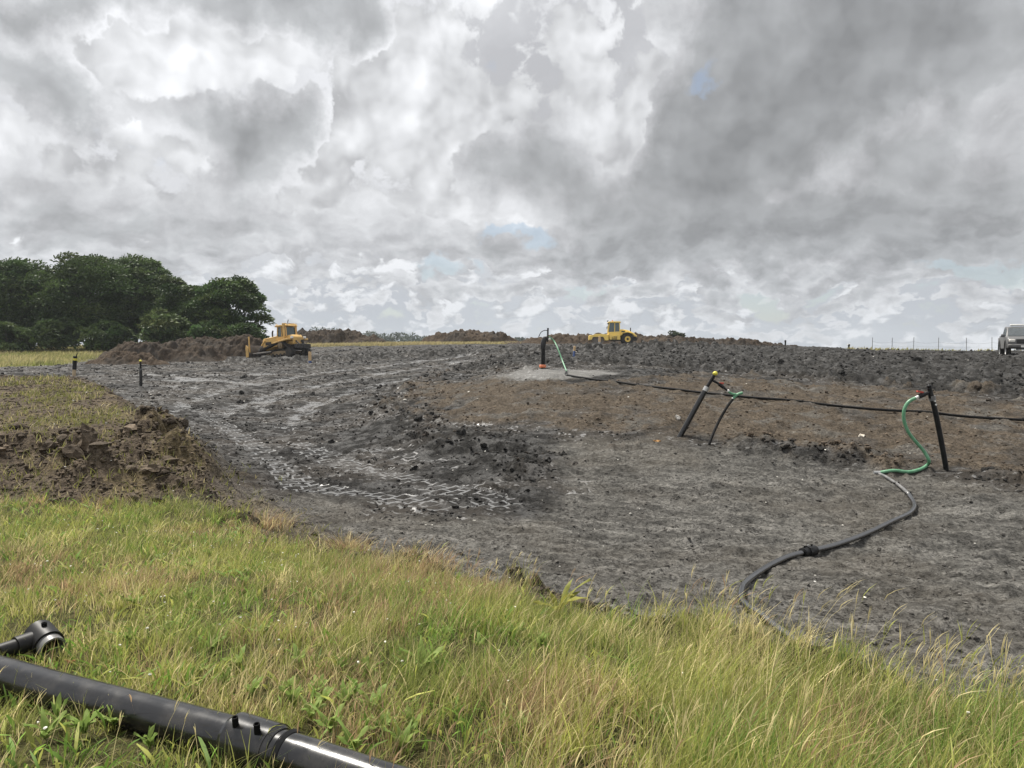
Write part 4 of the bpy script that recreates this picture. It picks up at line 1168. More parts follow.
# ------------------------------------------------------------------ road roller (x forward)
def road_roller(loc, rot):
    t = thing('road_roller', 'bright yellow single drum road roller on top of the dark clay slope', 'roller', loc, rot)
    Y_, D = M['roller_yellow'], M['dark_steel']
    MB().wheel((1.95, 0, .74), .74, 2.05, [(0, -.42), (.82, -.42), (.86, -.5), (1, -.5), (1, .5), (.86, .5), (.82, .42), (0, .42)], 40).build('drum', M['blade_steel'], t)
    for s in (-1, 1):
        yk = MB(); yk.prism([(.75, .55), (.75, 1.18), (1.4, 1.32), (2.3, 1.30), (3.0, 1.12), (3.0, .62), (2.75, .62), (2.6, .95), (1.35, .98), (1.15, .55)], s * 1.13 - .06, s * 1.13 + .06); yk.build('drum_frame', Y_, t, .02)
    MB().prism([(2.86, .55), (3.06, .58), (3.06, 1.14), (2.86, 1.18)], -1.07, 1.07).build('front_beam', Y_, t, .03)
    MB().prism([(.70, .58), (.95, .58), (.95, 1.25), (.70, 1.28)], -1.07, 1.07).build('rear_beam', Y_, t, .03)
    sc_ = MB().box((1.18, 0, 1.28), (.10, 2.04, .12)).build('drum_scraper', D, t)
    MB().tube([(.75, 0, .82), (.1, 0, .82)], .22, 12).build('articulation_joint', D, t)
    # rear body
    ch = MB().prism([(.45, .55), (.45, 1.02), (-.3, 1.25), (-2.45, 1.05), (-2.75, .8), (-2.7, .5), (-1.0, .5)], -.58, .58).build('chassis', D, t, .03)
    MB().prism([(.62, .62), (.62, 1.18), (-.70, 1.22), (-.70, .62)], -1.02, 1.02).build('cab_base', Y_, t, .04)
    hood = MB().prism([(-.62, 1.1), (-.62, 1.86), (-.9, 1.9), (-1.6, 1.78), (-2.35, 1.42), (-2.72, 1.05), (-2.62, .95), (-2.2, 1.02)], -.72, .72).build('engine_hood', Y_, t, .07)
    for s in (-1, 1):
        MB().box((-1.05, s * .73, 1.62), (.42, .03, .16)).build('side_grille', D, hood)
    g = MB()
    g.box((-2.6, 0, 1.12), (.05, .9, .26), Matrix.Rotation(.72, 3, 'Y')); g.build('grille', D, hood)
    MB().tube([(-1.95, .3, 1.55), (-1.95, .3, 2.08)], .06, 10).build('exhaust', D, hood)
    cab = MB().prism([(.72, 1.18), (.78, 1.55), (-.66, 1.62), (-.66, 1.2)], -.80, .80).build('cab', Y_, t, .04)
    for x0, x1 in ((.76, .60), (-.02, -.02), (-.62, -.60)):
        for s in (-1, 1): MB().tube([(x0, s * .76, 1.5), (x1, s * .74, 2.68)], .05, 8).build('cab_post', Y_, cab)
    MB().prism([(.74, 1.56), (.58, 2.66), (-.58, 2.66), (-.60, 1.62)], -.73, .73).build('cab_glass', M['glass'], cab)
    MB().prism([(.78, 2.66), (.74, 2.78), (.6, 2.84), (-.62, 2.84), (-.76, 2.78), (-.76, 2.66)], -.86, .86).build('cab_roof', Y_, cab, .03)
    MB().box((.74, 0, 2.60), (.10, 1.5, .14)).build('sun_visor', M['black_trim'], cab)
    for s in (-1, 1):
        MB().box((.78, s * .6, 2.9), (.1, .18, .12)).build('work_lamp', M['black_trim'], cab, .02)
        MB().tube([(.7, s * .8, 2.2), (.85, s * 1.0, 2.2)], .02, 6).box((.85, s * 1.02, 2.1), (.04, .16, .28)).build('mirror', M['black_trim'], cab)
    MB().tube([(.2, 0, 2.84), (.2, 0, 3.0)], .07, 12).build('beacon', M['orange'], cab)
    for s in (-1, 1):
        st = MB()
        for k in range(3): st.box((.05 - .06 * k, s * 1.08, .5 + .24 * k), (.42, .2, .04))
        st.box((.27, s * 1.1, .7), (.03, .1, .6)); st.box((-.22, s * 1.1, .7), (.03, .1, .6)); st.build('step', D, t)
        w = MB().wheel((-1.55, s * .93, .72), .72, .56, [(.48, -.42), (.80, -.5), (.95, -.44), (1, -.3), (1, .3), (.95, .44), (.80, .5), (.48, .42)], 32)
        for k in range(22):
            a = 2 * math.pi * k / 22
            w.box((-1.55 + .715 * math.cos(a), s * .93, .72 + .715 * math.sin(a)), (.06, .5, .07), Matrix.Rotation(-a, 3, 'Y') @ Matrix.Rotation(.35 * s, 3, 'X'))
        w = w.build('wheel', M['rubber'], t)
        MB().wheel((-1.55, s * .93, .72), .37, .50, [(0, -.30), (.3, -.44), (.45, -.34), (.9, -.34), (1, -.5), (1, .5), (.9, .34), (.45, .34), (.3, .44), (0, .30)], 24).build('rim', Y_, w)
        MB().wheel((-1.55, s * .93, .72), .15, .56, seg=14).build('hub', D, w)
        MB().prism([(-.78, 1.2), (-.95, 1.5), (-1.55, 1.58), (-2.15, 1.42), (-2.4, 1.1), (-2.32, 1.08), (-2.1, 1.34), (-1.55, 1.49), (-1.0, 1.42), (-.85, 1.2)], s * .74, s * 1.2).build('wheel_arch', Y_, t, .02)
    return t
pr = at(614, 345, 96)
road_roller((pr[0], 96, gz(pr[0], 96)[0] - .04), (0, 0, R(176))).scale = (1.04, 1.04, 1.04)

# ------------------------------------------------------------------ pickup
def pickup(loc, rot):
    t = thing('pickup_truck', 'muddy silver pickup truck cut by the right edge of the picture', 'pickup truck', loc, rot)
    S, B = M['silver'], M['black_trim']
    body = MB()
    low = [(2.45, .50), (2.55, .62), (2.52, 1.00), (2.38, 1.10), (1.05, 1.18), (-2.45, 1.14), (-2.5, .62), (-2.4, .52), (-2.02, .52), (-1.98, .74), (-1.78, .93), (-1.5, 1.0), (-1.22, .93), (-1.02, .74), (-.98, .48),
           (1.02, .48), (1.06, .74), (1.26, .93), (1.54, 1.0), (1.82, .93), (2.02, .74), (2.06, .50)]
    n = len(low)
    rings = []
    for yy, k in ((-.90, 0.0), (-.86, .02), (.86, .02), (.90, 0.0)):
        rings.append([body.b.verts.new((q[0] * (.985 if abs(yy) > .88 else 1), yy, q[1] * (1 if q[1] < .9 or abs(yy) < .88 else .985))) for q in low])
    for A, C_ in zip(rings, rings[1:]):
        for j in range(n):
            body.b.faces.new((A[j], A[(j + 1) % n], C_[(j + 1) % n], C_[j]))
    body.b.faces.new(list(reversed(rings[0]))); body.b.faces.new(rings[-1])
    body = body.build('body', S, t, .03)
    cabp = [(1.15, 1.12), (.42, 1.66), (.18, 1.74), (-.75, 1.76), (-.98, 1.68), (-1.12, 1.12)]
    b = MB(); r1 = [b.b.verts.new((p[0], -.84 + (p[1] - 1.12) * .2, p[1])) for p in cabp]; r2 = [b.b.verts.new((p[0], .84 - (p[1] - 1.12) * .2, p[1])) for p in cabp]
    b.b.faces.new(list(reversed(r1))); b.b.faces.new(r2)
    for j in range(6): b.b.faces.new((r1[j], r1[(j + 1) % 6], r2[(j + 1) % 6], r2[j]))
    cab = b.build('cab', S, t, .04)
    # windows, a little proud of the cab skin
    b = MB()
    ws = [(1.09, 1.18, .74), (.47, 1.635, .66)]
    q = [b.b.verts.new((x + .02, s * y, z + .025)) for (x, z, y), s in ((ws[0], -1), (ws[0], 1), (ws[1], 1), (ws[1], -1))]
    f = b.b.faces.new(q); bmesh.ops.solidify(b.b, geom=[f], thickness=.012)
    b.build('windscreen', M['glass_pale'], cab)
    for s in (-1, 1):
        for xs in ([(.92, 1.18), (.36, 1.60), (.02, 1.66), (.02, 1.18)], [(-.06, 1.18), (-.06, 1.66), (-.74, 1.68), (-.98, 1.18)]):
            b = MB(); q = [b.b.verts.new((x, s * (.845 - (z - 1.12) * .2 + .006), z)) for x, z in xs]
            f = b.b.faces.new(q); bmesh.ops.solidify(b.b, geom=[f], thickness=.01); b.build('side_window', M['glass'], cab)
        MB().box((.85, s * .98, 1.22), (.14, .2, .18)).build('mirror', S, t, .04)
        MB().box((2.50, s * .68, .92), (.14, .34, .16), Matrix.Rotation(-s * .25, 3, 'Z')).build('headlight', M['lamp'], body, .04)
        MB().box((2.56, s * .70, .60), (.05, .16, .10)).build('fog_lamp', M['lamp'], body, .02)
        for x in (1.54, -1.5):
            w = MB().wheel((x, s * .78, .40), .40, .26, [(.6, -.42), (.92, -.5), (1, -.38), (1, .38), (.92, .5), (.6, .42)], 30).build('wheel', M['rubber'], t)
            rm = MB().wheel((x, s * .78, .40), .255, .24, [(0, -.36), (.25, -.44), (.32, -.30), (.92, -.32), (1, -.48), (1, .48), (.92, .32), (.32, .30), (.25, .44), (0, .36)], 24)
            for k in range(6):
                a = k * math.pi / 3
                rm.box((x + .14 * math.cos(a), s * .87, .40 + .14 * math.sin(a)), (.22, .02, .05), Matrix.Rotation(-a, 3, 'Y'))
            rm.build('rim', M['alloy'], w)
            arch = [(x + r_ * math.cos(R(a)), .42 + r_ * math.sin(R(a))) for r_, seq in ((.56, range(0, 181, 15)), (.50, range(180, -1, -15))) for a in seq]
            MB().prism(arch, s * .895, s * .935).build('wheel_arch', B, body)
    MB().box((2.545, 0, .88), (.05, .92, .24)).build('grille', B, body, .02)
    MB().prism([(2.42, .50), (2.66, .53), (2.68, .70), (2.50, .74)], -.88, .88).build('bumper', S, body, .04)
    MB().box((2.69, 0, .60), (.02, .52, .11)).build('number_plate', M['white'], body)
    MB().box((2.60, 0, .46), (.06, 1.0, .10)).build('air_intake', B, body)
    MB().box((.1, 0, 1.83), (.3, 1.1, .09)).build('roof_lamp_bar', M['white'], cab, .03)
    MB().box((-1.78, 0, 1.20), (1.36, 1.66, .06)).build('bed_cover', B, t, .02)
    return t
pk = pickup((31.1, 46.6, gz(30.6, 46.0)[0] + .02), (0, 0, R(243)))
pk.scale = (1, 1, 1.07)

# ------------------------------------------------------------------ pipes, hoses, wells
def lay(pix, r, n=6):
    """a path lying on the ground through pixels of the photograph"""
    pts = spline([(*gb(*q), 0) for q in pix], n)
    z = gz(pts[:, 0], pts[:, 1])
    k = np.array([.25, .5, .25])
    zs = z.copy()
    for _ in range(40):
        zs = np.convolve(np.pad(zs, 1, mode='edge'), k, 'valid')
    zs = np.maximum(zs, z - .35 * r)
    for _ in range(4):
        zs = np.convolve(np.pad(zs, 1, mode='edge'), k, 'valid')
    pts[:, 2] = zs + r * 1.05
    return pts

# long drain pipe in the verge
t = thing('drain_pipe', 'thick black plastic pipe lying in the grass with a jointing collar', 'pipe', (0, 0, 0))
def on_level(px, py, h):
    """point of the sight line that is h above the ground"""
    Ys = np.linspace(1.5, 12, 1400); d = ray(px, py); X = d[0] / d[1] * Ys; Z = CAM_Z + d[2] / d[1] * Ys
    i = int(np.nonzero(Z <= gz(X, Ys) + h)[0][0])
    return np.array([X[i], Ys[i], Z[i]])
A_ = on_level(0, 675, .07); B_ = on_level(250, 743.5, .07); C_ = B_ + (B_ - A_) * .55
def gpt(p, r, up=0.0): return np.array([p[0], p[1], gz(p[0], p[1])[0] + r + up])
rp_ = .080
ends = [gpt(A_ + (A_ - B_) * 1.0, rp_), gpt(A_, rp_ - .01), gpt(B_, rp_ - .01), gpt(C_, rp_ - .01), gpt(C_ + (C_ - B_) * 2.2, rp_)]
MB().tube(spline(ends, 10), rp_, 48).build('pipe_wall', M['drain'], t)
dv = (B_ - A_); dv[2] = 0; dv /= np.linalg.norm(dv)
bc = gpt(B_ + dv * .03, rp_ - .01)
c0, c1_ = bc - dv * .09, bc + dv * .09
sl = (ends[3] - ends[2]) / np.linalg.norm(ends[3] - ends[2])
c0, c1_ = bc - sl * .10, bc + sl * .10
col_ = MB().tube([c0 - sl * .02, c0, c0 + sl * .001, c1_ - sl * .001, c1_, c1_ + sl * .02], [rp_ + .003, rp_ + .012, rp_ + .015, rp_ + .015, rp_ + .012, rp_ + .003], 40).build('coupling_collar', M['drain'], t)
for s in (-.055, .055):
    q = bc + sl * s + np.array([0, 0, rp_ + .005]) + np.array([-sl[1], sl[0], 0]) * -.045
    MB().tube([q - np.array([0, 0, .02]), q + np.array([0, -.008, .024])], .012, 12).hollow([q + np.array([0, -.008, .023]), q + np.array([0, -.010, .032])], .012, .008, 12).build('fusion_terminal', M['stub'], col_)
q = c1_ + sl * .06
MB().tube([q - sl * .014, q, q + sl * .014], [rp_ + .002, rp_ + .010, rp_ + .002], 40).build('weld_bead', M['hdpe'], t)

# loose elbow fitting
t = thing('pipe_elbow', 'loose black plastic pipe elbow with an open end lying in grass behind the thick pipe', 'pipe fitting', (0, 0, 0))
e0 = on_level(6, 650, .07); e1 = on_level(43, 638, .085); e2 = e1 + np.array([.17, -.13, -.05])
MB().tube([e0 + (e0 - e1) * .2, e0 + (e1 - e0) * .25], .042, 24).tube([e0 + (e1 - e0) * .25, e0 + (e1 - e0) * .9], [.052, .054], 24).build('inlet_stub', M['hdpe'], t)
dv2 = (e2 - e1) / np.linalg.norm(e2 - e1)
MB().hollow([e1 - dv2 * .06, e1 + dv2 * .08], .076, .060, 32).tube([e1 - dv2 * .06, e1 - dv2 * .03], .074, 32).build('socket', M['hdpe'], t)
MB().hollow([e1 + dv2 * .06, e1 + dv2 * .13], .064, .054, 32).build('spigot_end', M['hdpe_grey'], t)
q = e1 + dv2 * .02 + np.array([0, 0, .073]); MB().hollow([q - np.array([0, 0, .015]), q + np.array([0, 0, .02])], .014, .009, 12).build('fusion_terminal', M['stub'], t)

# black water pipe snaking over the grey clay
t = thing('water_pipe', 'black flexible pipe snaking from the green hose over grey mud into the grass', 'pipe', (0, 0, 0))
pix = [(908, 497), (914, 505), (912, 513), (901, 521), (870, 537), (836, 549), (808, 556), (780, 565), (757, 577), (744, 589), (741, 601), (749, 613), (770, 628), (800, 648)]
wp = lay(pix, .036); MB().tube(wp, .036, 20).build('pipe_wall', M['hose'], t)
thin = lay([(878, 476), (890, 483), (902, 491), (909, 499)], .028); thin[-1] = wp[1]; MB().tube(thin, .028, 14).build('tail_pipe', M['hdpe_grey'], t)
i = int(np.argmin(np.abs(wp[:, 0] - gb(808, 556)[0]) + np.abs(wp[:, 1] - gb(808, 556)[1])))
dd = (wp[i + 1] - wp[i - 1]) / np.linalg.norm(wp[i + 1] - wp[i - 1])
cc_ = MB().tube([wp[i] - dd * .15, wp[i] - dd * .145, wp[i] - dd * .03], [.052, .064, .064], 18).tube([wp[i] - dd * .03, wp[i] + dd * .03], .074, 8).tube([wp[i] + dd * .03, wp[i] + dd * .125, wp[i] + dd * .13], [.06, .06, .05], 18).build('pipe_coupling', M['hdpe'], t)
for s in (-.08, .0, .08):
    MB().tube([wp[i] + dd * s + np.array([0, 0, .045]), wp[i] + dd * s + np.array([0, 0, .085])], .012, 8).build('clamp_bolt', M['steel'] if s == 0 else M['hdpe'], cc_)
for pt, nm in ((wp[0], 'clamp_ring'), (thin[len(thin) // 2], 'clamp_ring')):
    MB().tube([pt - np.array([.02, -.03, 0]), pt + np.array([.02, -.03, 0])], .040, 14).build(nm, M['hdpe'], t)

# right-hand well: leaning black pipe with valve
def pth(pix, Y): return [at(px, py, Y) for px, py in pix]
bs_ = G(946, 471)
t = thing('gas_well_pipe', 'slightly bent thin black upright pipe with a red handled valve above the green hose', 'well pipe', bs_)
off = lambda P: [np.array(p) - bs_ for p in P]
YR = bs_[1]
MB().tube(spline(off([bs_ - np.array([0, 0, .25])] + [bs_] + pth([(941, 440), (936, 415), (932, 397)], YR)), 6), .046, 16).build('standpipe', M['hdpe'], t)
MB().tube(off(pth([(931.5, 398), (929.5, 388)], YR)), [.05, .04], 14).ball(off(pth([(929.3, 386.5)], YR))[0], .042).build('top_cap', M['hdpe'], t)
MB().tube(off(pth([(932.6, 400.5), (932, 396)], YR)), .058, 16).build('collar', M['hdpe_grey'], t)
va = MB().tube(off(pth([(931, 392), (924, 394.5)], YR)), .032, 12).tube(off(pth([(924.5, 394.2), (918.5, 396.5)], YR)), .045, 14).build('valve', M['hdpe'], t)
MB().box(off(pth([(920, 391.8)], YR))[0], (.11, .05, .03), Matrix.Rotation(.2, 3, 'Y')).tube(off(pth([(921, 394), (921, 392)], YR)), .012, 8).build('valve_handle', M['red'], va)
MB().tube(off(pth([(918.5, 396.5), (914.8, 398.2)], YR)), .027, 12).build('hose_tail', M['white'], va)
for q in ((933.2, 401), (934.2, 404.5)):
    MB().tube(off([at(*q, YR) + np.array([0, -.035, 0]), at(*q, YR) + np.array([.01, -.058, 0])]), .015, 10).build('sample_port', M['white'], t)

t = thing('green_hose', 'curved green hose hanging from the red handled valve down to the grey mud', 'hose', bs_)
def gl(px, py, r):
    q = G(px, py); return q + np.array([0, 0, r])
land = [gl(920, 474, .03), gl(908, 476, .03), gl(894, 476.5, .03), gl(879, 476.5, .03)]
P_ = [*pth([(915.5, 398), (908.5, 402), (904.2, 410), (904.2, 421), (909, 433), (917, 443), (924.5, 452)], YR), at(929, 461, YR - .05), gl(927, 469.5, .04)] + land
MB().tube(spline(off(P_), 6), .030, 16).build('hose_wall', M['green'], t)
MB().tube(off([land[-1] + np.array([.05, 0, .0]), land[-1] - np.array([.10, 0, 0])]), .036, 14).build('hose_clamp', M['steel'], t)

# tilted well with the yellow cap
b2 = G(680, 438.5); Y2 = b2[1]
t = thing('gas_well_pipe', 'strongly tilted dark pipe with a yellow cap standing between grey and brown soil', 'well pipe', b2)
off = lambda P: [np.array(p) - b2 for p in P]
MB().tube(off([b2 + (b2 - at(705, 391, Y2)) * .15, *pth([(705.5, 390)], Y2)]), .056, 20).build('casing', M['hdpe_dusty'], t)
MB().tube(off(pth([(705, 391), (707.2, 387)], Y2)), .062, 20).build('collar', M['steel'], t)
MB().tube(off(pth([(706.5, 388), (714.2, 375.5)], Y2)), .036, 16).build('standpipe', M['hdpe'], t)
MB().ball(off(pth([(715.2, 373.4)], Y2))[0], .055, (1, 1, .85)).build('top_cap', M['yellow_cap'], t)
va = MB().tube(off(pth([(713, 380.5), (720, 384.5)], Y2)), .026, 12).tube(off(pth([(719, 384), (723.5, 387.5)], Y2)), .038, 12).tube(off(pth([(723.5, 387.5), (727.5, 390.6)], Y2)), .024, 12).build('valve', M['hdpe'], t)
MB().box(off(pth([(721.5, 383.2)], Y2))[0], (.09, .04, .03)).build('valve_handle', M['red'], va)
MB().ball(off(pth([(728, 390.8)], Y2))[0], .034).build('hose_tail', M['white'], va)
t = thing('green_hose', 'short green hose loop hanging from the tilted yellow capped pipe', 'hose', b2)
MB().tube(spline(off(pth([(728, 391), (731.5, 393.6), (735.5, 394.5)], Y2)), 6), .026, 12).tube(spline(off(pth([(742.5, 392.8), (738, 394.2), (734.8, 396.5), (733, 399)], Y2)), 6), .030, 12).tube(off(pth([(733.6, 394.2), (737, 394.8)], Y2)), .026, 12).build('hose_wall', M['green'], t)
MB().ball(off(pth([(733, 398.6)], Y2))[0], .03).build('hose_clamp', M['white'], t)
b3 = G(709, 446)
t = thing('feed_pipe', 'thin bent black pipe rising from the mud to the short green hose loop', 'pipe', b3)
o3 = lambda P: [np.array(p) - b3 for p in P]
Ym = lambda k: Y2 + (b3[1] - Y2) * k
MB().tube(spline(o3([at(733, 399, Y2), at(727, 407, Ym(.2)), at(719, 421, Ym(.5)), at(713, 434, Ym(.8)), b3, b3 - np.array([.04, 0, .2])]), 6), .029, 12).build('pipe_wall', M['hdpe_matt'], t)

# far well with thin mast and the long pipe
b4 = G(543, 368.5); Y4 = b4[1]
t = thing('gas_well_pipe', 'black wrapped well pipe with a thin mast and orange foot beside the pale clay patch', 'well pipe', b4)
off = lambda P: [np.array(p) - b4 for p in P]
MB().tube(off([b4 - np.array([0, 0, .2]), *pth([(543.3, 347)], Y4)]), .078, 16).build('casing', M['hdpe'], t)
MB().tube(spline(off(pth([(543, 349), (543.2, 344), (544.5, 339), (545, 336.5)], Y4)), 4), [.085, .095, .10, .10, .105, .10, .10, .095, .09, .085, .075, .065, .05][:13], 14).build('plastic_wrap', M['bag'], t)
MB().tube(off(pth([(547.6, 342), (548, 328)], Y4)), .034, 12).build('mast', M['hdpe_dusty'], t)
MB().tube(spline(off(pth([(547.5, 330.6), (544.5, 330.4), (541, 332.4), (538.6, 337)], Y4)), 6), .014, 8).build('cable', M['hdpe'], t)
MB().ball(off(pth([(549.5, 339)], Y4))[0], .055).build('hose_tail', M['white'], t)
MB().box(off(pth([(542.5, 366.2)], Y4))[0] + np.array([0, -.1, 0]), (.22, .2, .11), Matrix.Rotation(.3, 3, 'Z')).build('foot_block', M['orange'], t, .02)
b5 = G(566, 374)
t = thing('green_hose', 'straight green hose slanting down from the black wrapped well pipe', 'hose', b4)
MB().tube(spline(off([at(549, 336.5, Y4), at(554, 341, Y4), at(558, 349, Y4 - .4), at(562.5, 361, Y4 - .8), at(566.5, 371, b5[1])]), 6), .026, 10).build('hose_wall', M['green'], t)
t = thing('water_pipe', 'long thin black pipe running across the brown soil to the right edge', 'pipe', (0, 0, 0))
lp = lay([(566, 376), (574, 378.5), (590, 381), (620, 385), (660, 389.5), (700, 394), (760, 401), (830, 408), (900, 414.5), (960, 419), (1030, 423), (1120, 428), (1250, 436)], .036)
lp = np.vstack([[at(566.5, 371, lp[0][1])], [at(565.6, 374, lp[0][1])], lp])
MB().tube(lp, .036, 12).build('pipe_wall', M['hdpe_matt'], t)
MB().tube(lp[:4], .040, 12).build('hose_joint', M['hdpe_grey'], t)

# markers on the left
def marker(px, py, top, r, lab):
    b = G(px, py); Yb = b[1]; h = at(px, top, Yb)[2] - b[2]
    t = thing('well_marker', lab, 'marker post', b, group='well pipes on the left')
    MB().tube([(0, 0, -.2), (0, 0, h * .60)], r, 14).build('casing', M['hdpe_dusty'], t)
    MB().tube([(0, 0, h * .60), (0, 0, h * .66)], r * 1.12, 14).build('collar', M['hdpe_grey'], t)
    MB().tube([(0, 0, h * .62), (.0, 0, h * .93)], r * .62, 12).build('standpipe', M['hdpe'], t)
    MB().tube([(0, 0, h * .78), (.3, 0, h * .79)], r * .4, 8).build('side_arm', M['hdpe'], t)
    MB().ball((0, 0, h * .95), r * .95, (1, 1, .8)).build('top_cap', M['yellow_cap'], t)
    return t
marker(141, 387, 359.5, .072, 'black upright pipe with a yellow cap standing alone in the wet black clay')
b = G(74, 376); Yb = b[1]; h = at(74, 355, Yb)[2] - b[2]
t = thing('well_marker', 'short black pipe with pale band on beige foot at the bank corner', 'marker post', b, (0, R(5), 0))
MB().tube([(0, 0, -.2), (0, 0, h * .34)], .10, 14).build('foot_sleeve', M['beige'], t)
MB().tube([(0, 0, h * .30), (0, 0, h * .95)], .115, 14).build('casing', M['hdpe'], t)
MB().tube([(0, 0, h * .74), (0, 0, h * .84)], .122, 14).build('pale_band', M['yellow_cap'], t)
MB().tube([(.05, 0, h * .9), (.12, 0, h * 1.1)], .03, 8).build('cable', M['hdpe'], t)

def stake(px, py, top, split, lab, tilt, r=.035, Y=None):
    if Y is None: b = G(px, py)
    else:
        b = at(px, py, Y); b[2] = gz(b[0], Y)[0]
    Yb = b[1]; h = at(px, top, Yb)[2] - b[2]
    t = thing('survey_stake', lab, 'stake', b, (0, tilt, R(20)), 'survey stakes')
    MB().box((0, 0, h * split * .5 - .1), (r * 2, r * 1.4, h * split + .2)).build('painted_foot', M['blue'], t, .004)
    MB().prism([(-r, h * split), (r, h * split), (r, h * .97), (0, h), (-r, h * .97)], -r * .7, r * .7).build('stake_top', M['wood'], t, .004)
stake(573.5, 362, 346, .62, 'timber stake with a blue foot right of the black wrapped well pipe', R(6), .055)
stake(599.5, 350, 336, .52, 'timber stake with a blue foot in front of the road roller', R(1), .09)
stake(310, 364.5, 351.5, .22, 'pale timber stake right of the bulldozer', R(0), .11)

# little posts on the skyline
def post(px, top, Y, lab, head=False):
    X = hx(px, Y); z = gz(X, Y)[0]; h = at(px, top, Y)[2] - z
    t = thing('marker_post', lab, 'post', (X, Y, z), group='posts on the skyline')
    MB().tube([(0, 0, -.2), (0, 0, h)], .09, 10).build('post_body', M['hdpe'], t)
    MB().ball((0, 0, h), .12).build('post_cap', M['hdpe'], t)
    if head: MB().tube([(-.15, 0, h * 1.02), (.12, 0, h * 1.12)], .07, 8).build('post_cover', M['white'], t)
post(785, 341, 88, 'small black post on the dark spoil ridge left of the wire fence')
post(848.5, 345, 78, 'black post with a pale cover just left of the wire fence', True)

# wire fence on the right skyline
YF = 75.0
t = thing('wire_fence', 'thin wire fence with sagging strands on the right skyline', 'fence', (hx(872, YF), YF, 0))
ox = hx(872, YF); pxs = [872, 891.5, 913, 938, 966, 991.5, 1017, 1043, 1070, 1098]
tops = []
for k, px in enumerate(pxs):
    X = hx(px, YF); zb = gz(X, YF)[0]; zt = at(px, 337.5 + .3 * math.sin(k * 2.1), YF)[2]
    MB().tube([(X - ox, 0, zb - .2), (X - ox + .03 * math.sin(k), 0, zt)], .026, 8).build('fence_post', M['fence_post'], t)
    tops.append((X - ox, zt, zb))
wire = MB()
for frac, sag in ((.72, .13), (.45, .07), (.15, .04)):
    for (x0, t0, z0), (x1, t1, z1) in zip(tops, tops[1:]):
        pts = [(x0 + (x1 - x0) * s, 0, (z0 + (t0 - z0) * frac) * (1 - s) + (z1 + (t1 - z1) * frac) * s - sag * 4 * s * (1 - s)) for s in np.linspace(0, 1, 9)]
        wire.tube(pts, .007 if frac > .5 else .004, 5, False)
wire.build('fence_wire', M['fence_post'], t)
#NEXT
# ------------------------------------------------------------------ grass
def blades(x, y, z, h, w, lean, ang, col, tipcol, curve=1.0, levels=4, wprof=(1.0, .9, .6, .10)):
    """one flat tapering blade per entry; lean (n,2) is the tip's sideways travel as a share of its height"""
    n = len(x)
    tl = np.linspace(0, 1, levels)
    wx, wy = np.cos(ang), np.sin(ang)
    V = np.empty((n, levels, 2, 3)); C = np.empty((n, levels, 2, 4))
    for i, s in enumerate(tl):
        k = s ** 1.7
        cx = x + lean[:, 0] * h * k; cy = y + lean[:, 1] * h * k
        cz_ = z - .015 + h * s * (1 - .22 * np.clip(np.hypot(lean[:, 0], lean[:, 1]), 0, 1.6) * s)
        ww = w * wprof[i] * .5
        V[:, i, 0] = np.stack([cx - wx * ww, cy - wy * ww, cz_], -1); V[:, i, 1] = np.stack([cx + wx * ww, cy + wy * ww, cz_], -1)
        c = col * (1 - s ** 1.5) + tipcol * s ** 1.5
        C[:, i, :, :3] = c[:, None]; C[:, i, :, 3] = 1
    b = (np.arange(n) * levels * 2)[:, None]
    Fq = np.concatenate([b + np.array([2 * i, 2 * i + 1, 2 * i + 3, 2 * i + 2]) for i in range(levels - 1)], 0)
    return V.reshape(-1, 3), Fq, C.reshape(-1, 4)

def merge(parts):
    V, Fq, C = [], [], []; off = 0
    for v, f, c in parts:
        V.append(v); Fq.append(f + off); C.append(c); off += len(v)
    return np.concatenate(V), np.concatenate(Fq), np.concatenate(C)

GREEN = np.array([.180, .215, .055]); YGREEN = np.array([.325, .340, .085]); STRAW_C = np.array([.56, .48, .25]); RUST = np.array([.33, .225, .13]); LUSH = np.array([.145, .245, .042])
def verge_points(n, d0=1.9, d1=11.0, half=R(41), p=1.5):
    a = rng.uniform(-half, half, n); u = rng.random(n)
    d = (d0 ** p + u * (d1 ** p - d0 ** p)) ** (1 / p)
    x, y = d * np.sin(a), d * np.cos(a)
    z, m = ground(x, y)
    return x, y, z, m, 512 + F * np.tan(a), d

def tint(x, y, n, seed):
    """how green, how dry: patches that lie in the sward itself"""
    a = fbm(x * .9, y * .9, 4, .6, 101); b = fbm(x * 1.3 + 5, y * 1.3, 4, .6, 117); c = fbm(x * .6, y * .6 - 4, 3, .6, 131)
    g = np.clip(.5 + .9 * a, 0, 1)[:, None]
    col = GREEN * g + YGREEN * (1 - g)
    dry = np.clip(.02 + .65 * b, 0, .6)
    pick = rng.random(n) < dry
    col = np.where(pick[:, None], STRAW_C * np.exp(rng.normal(0, .2, (n, 1))), col)
    rust = (rng.random(n) < np.clip(.03 + 1.0 * c, 0, .55))
    col = np.where(rust[:, None], RUST, col)
    lush = rng.random(n) < np.clip(-.05 - .9 * b, 0, .5)
    col = np.where(lush[:, None], LUSH, col)
    return col * np.exp(rng.normal(0, .20, (n, 1)))

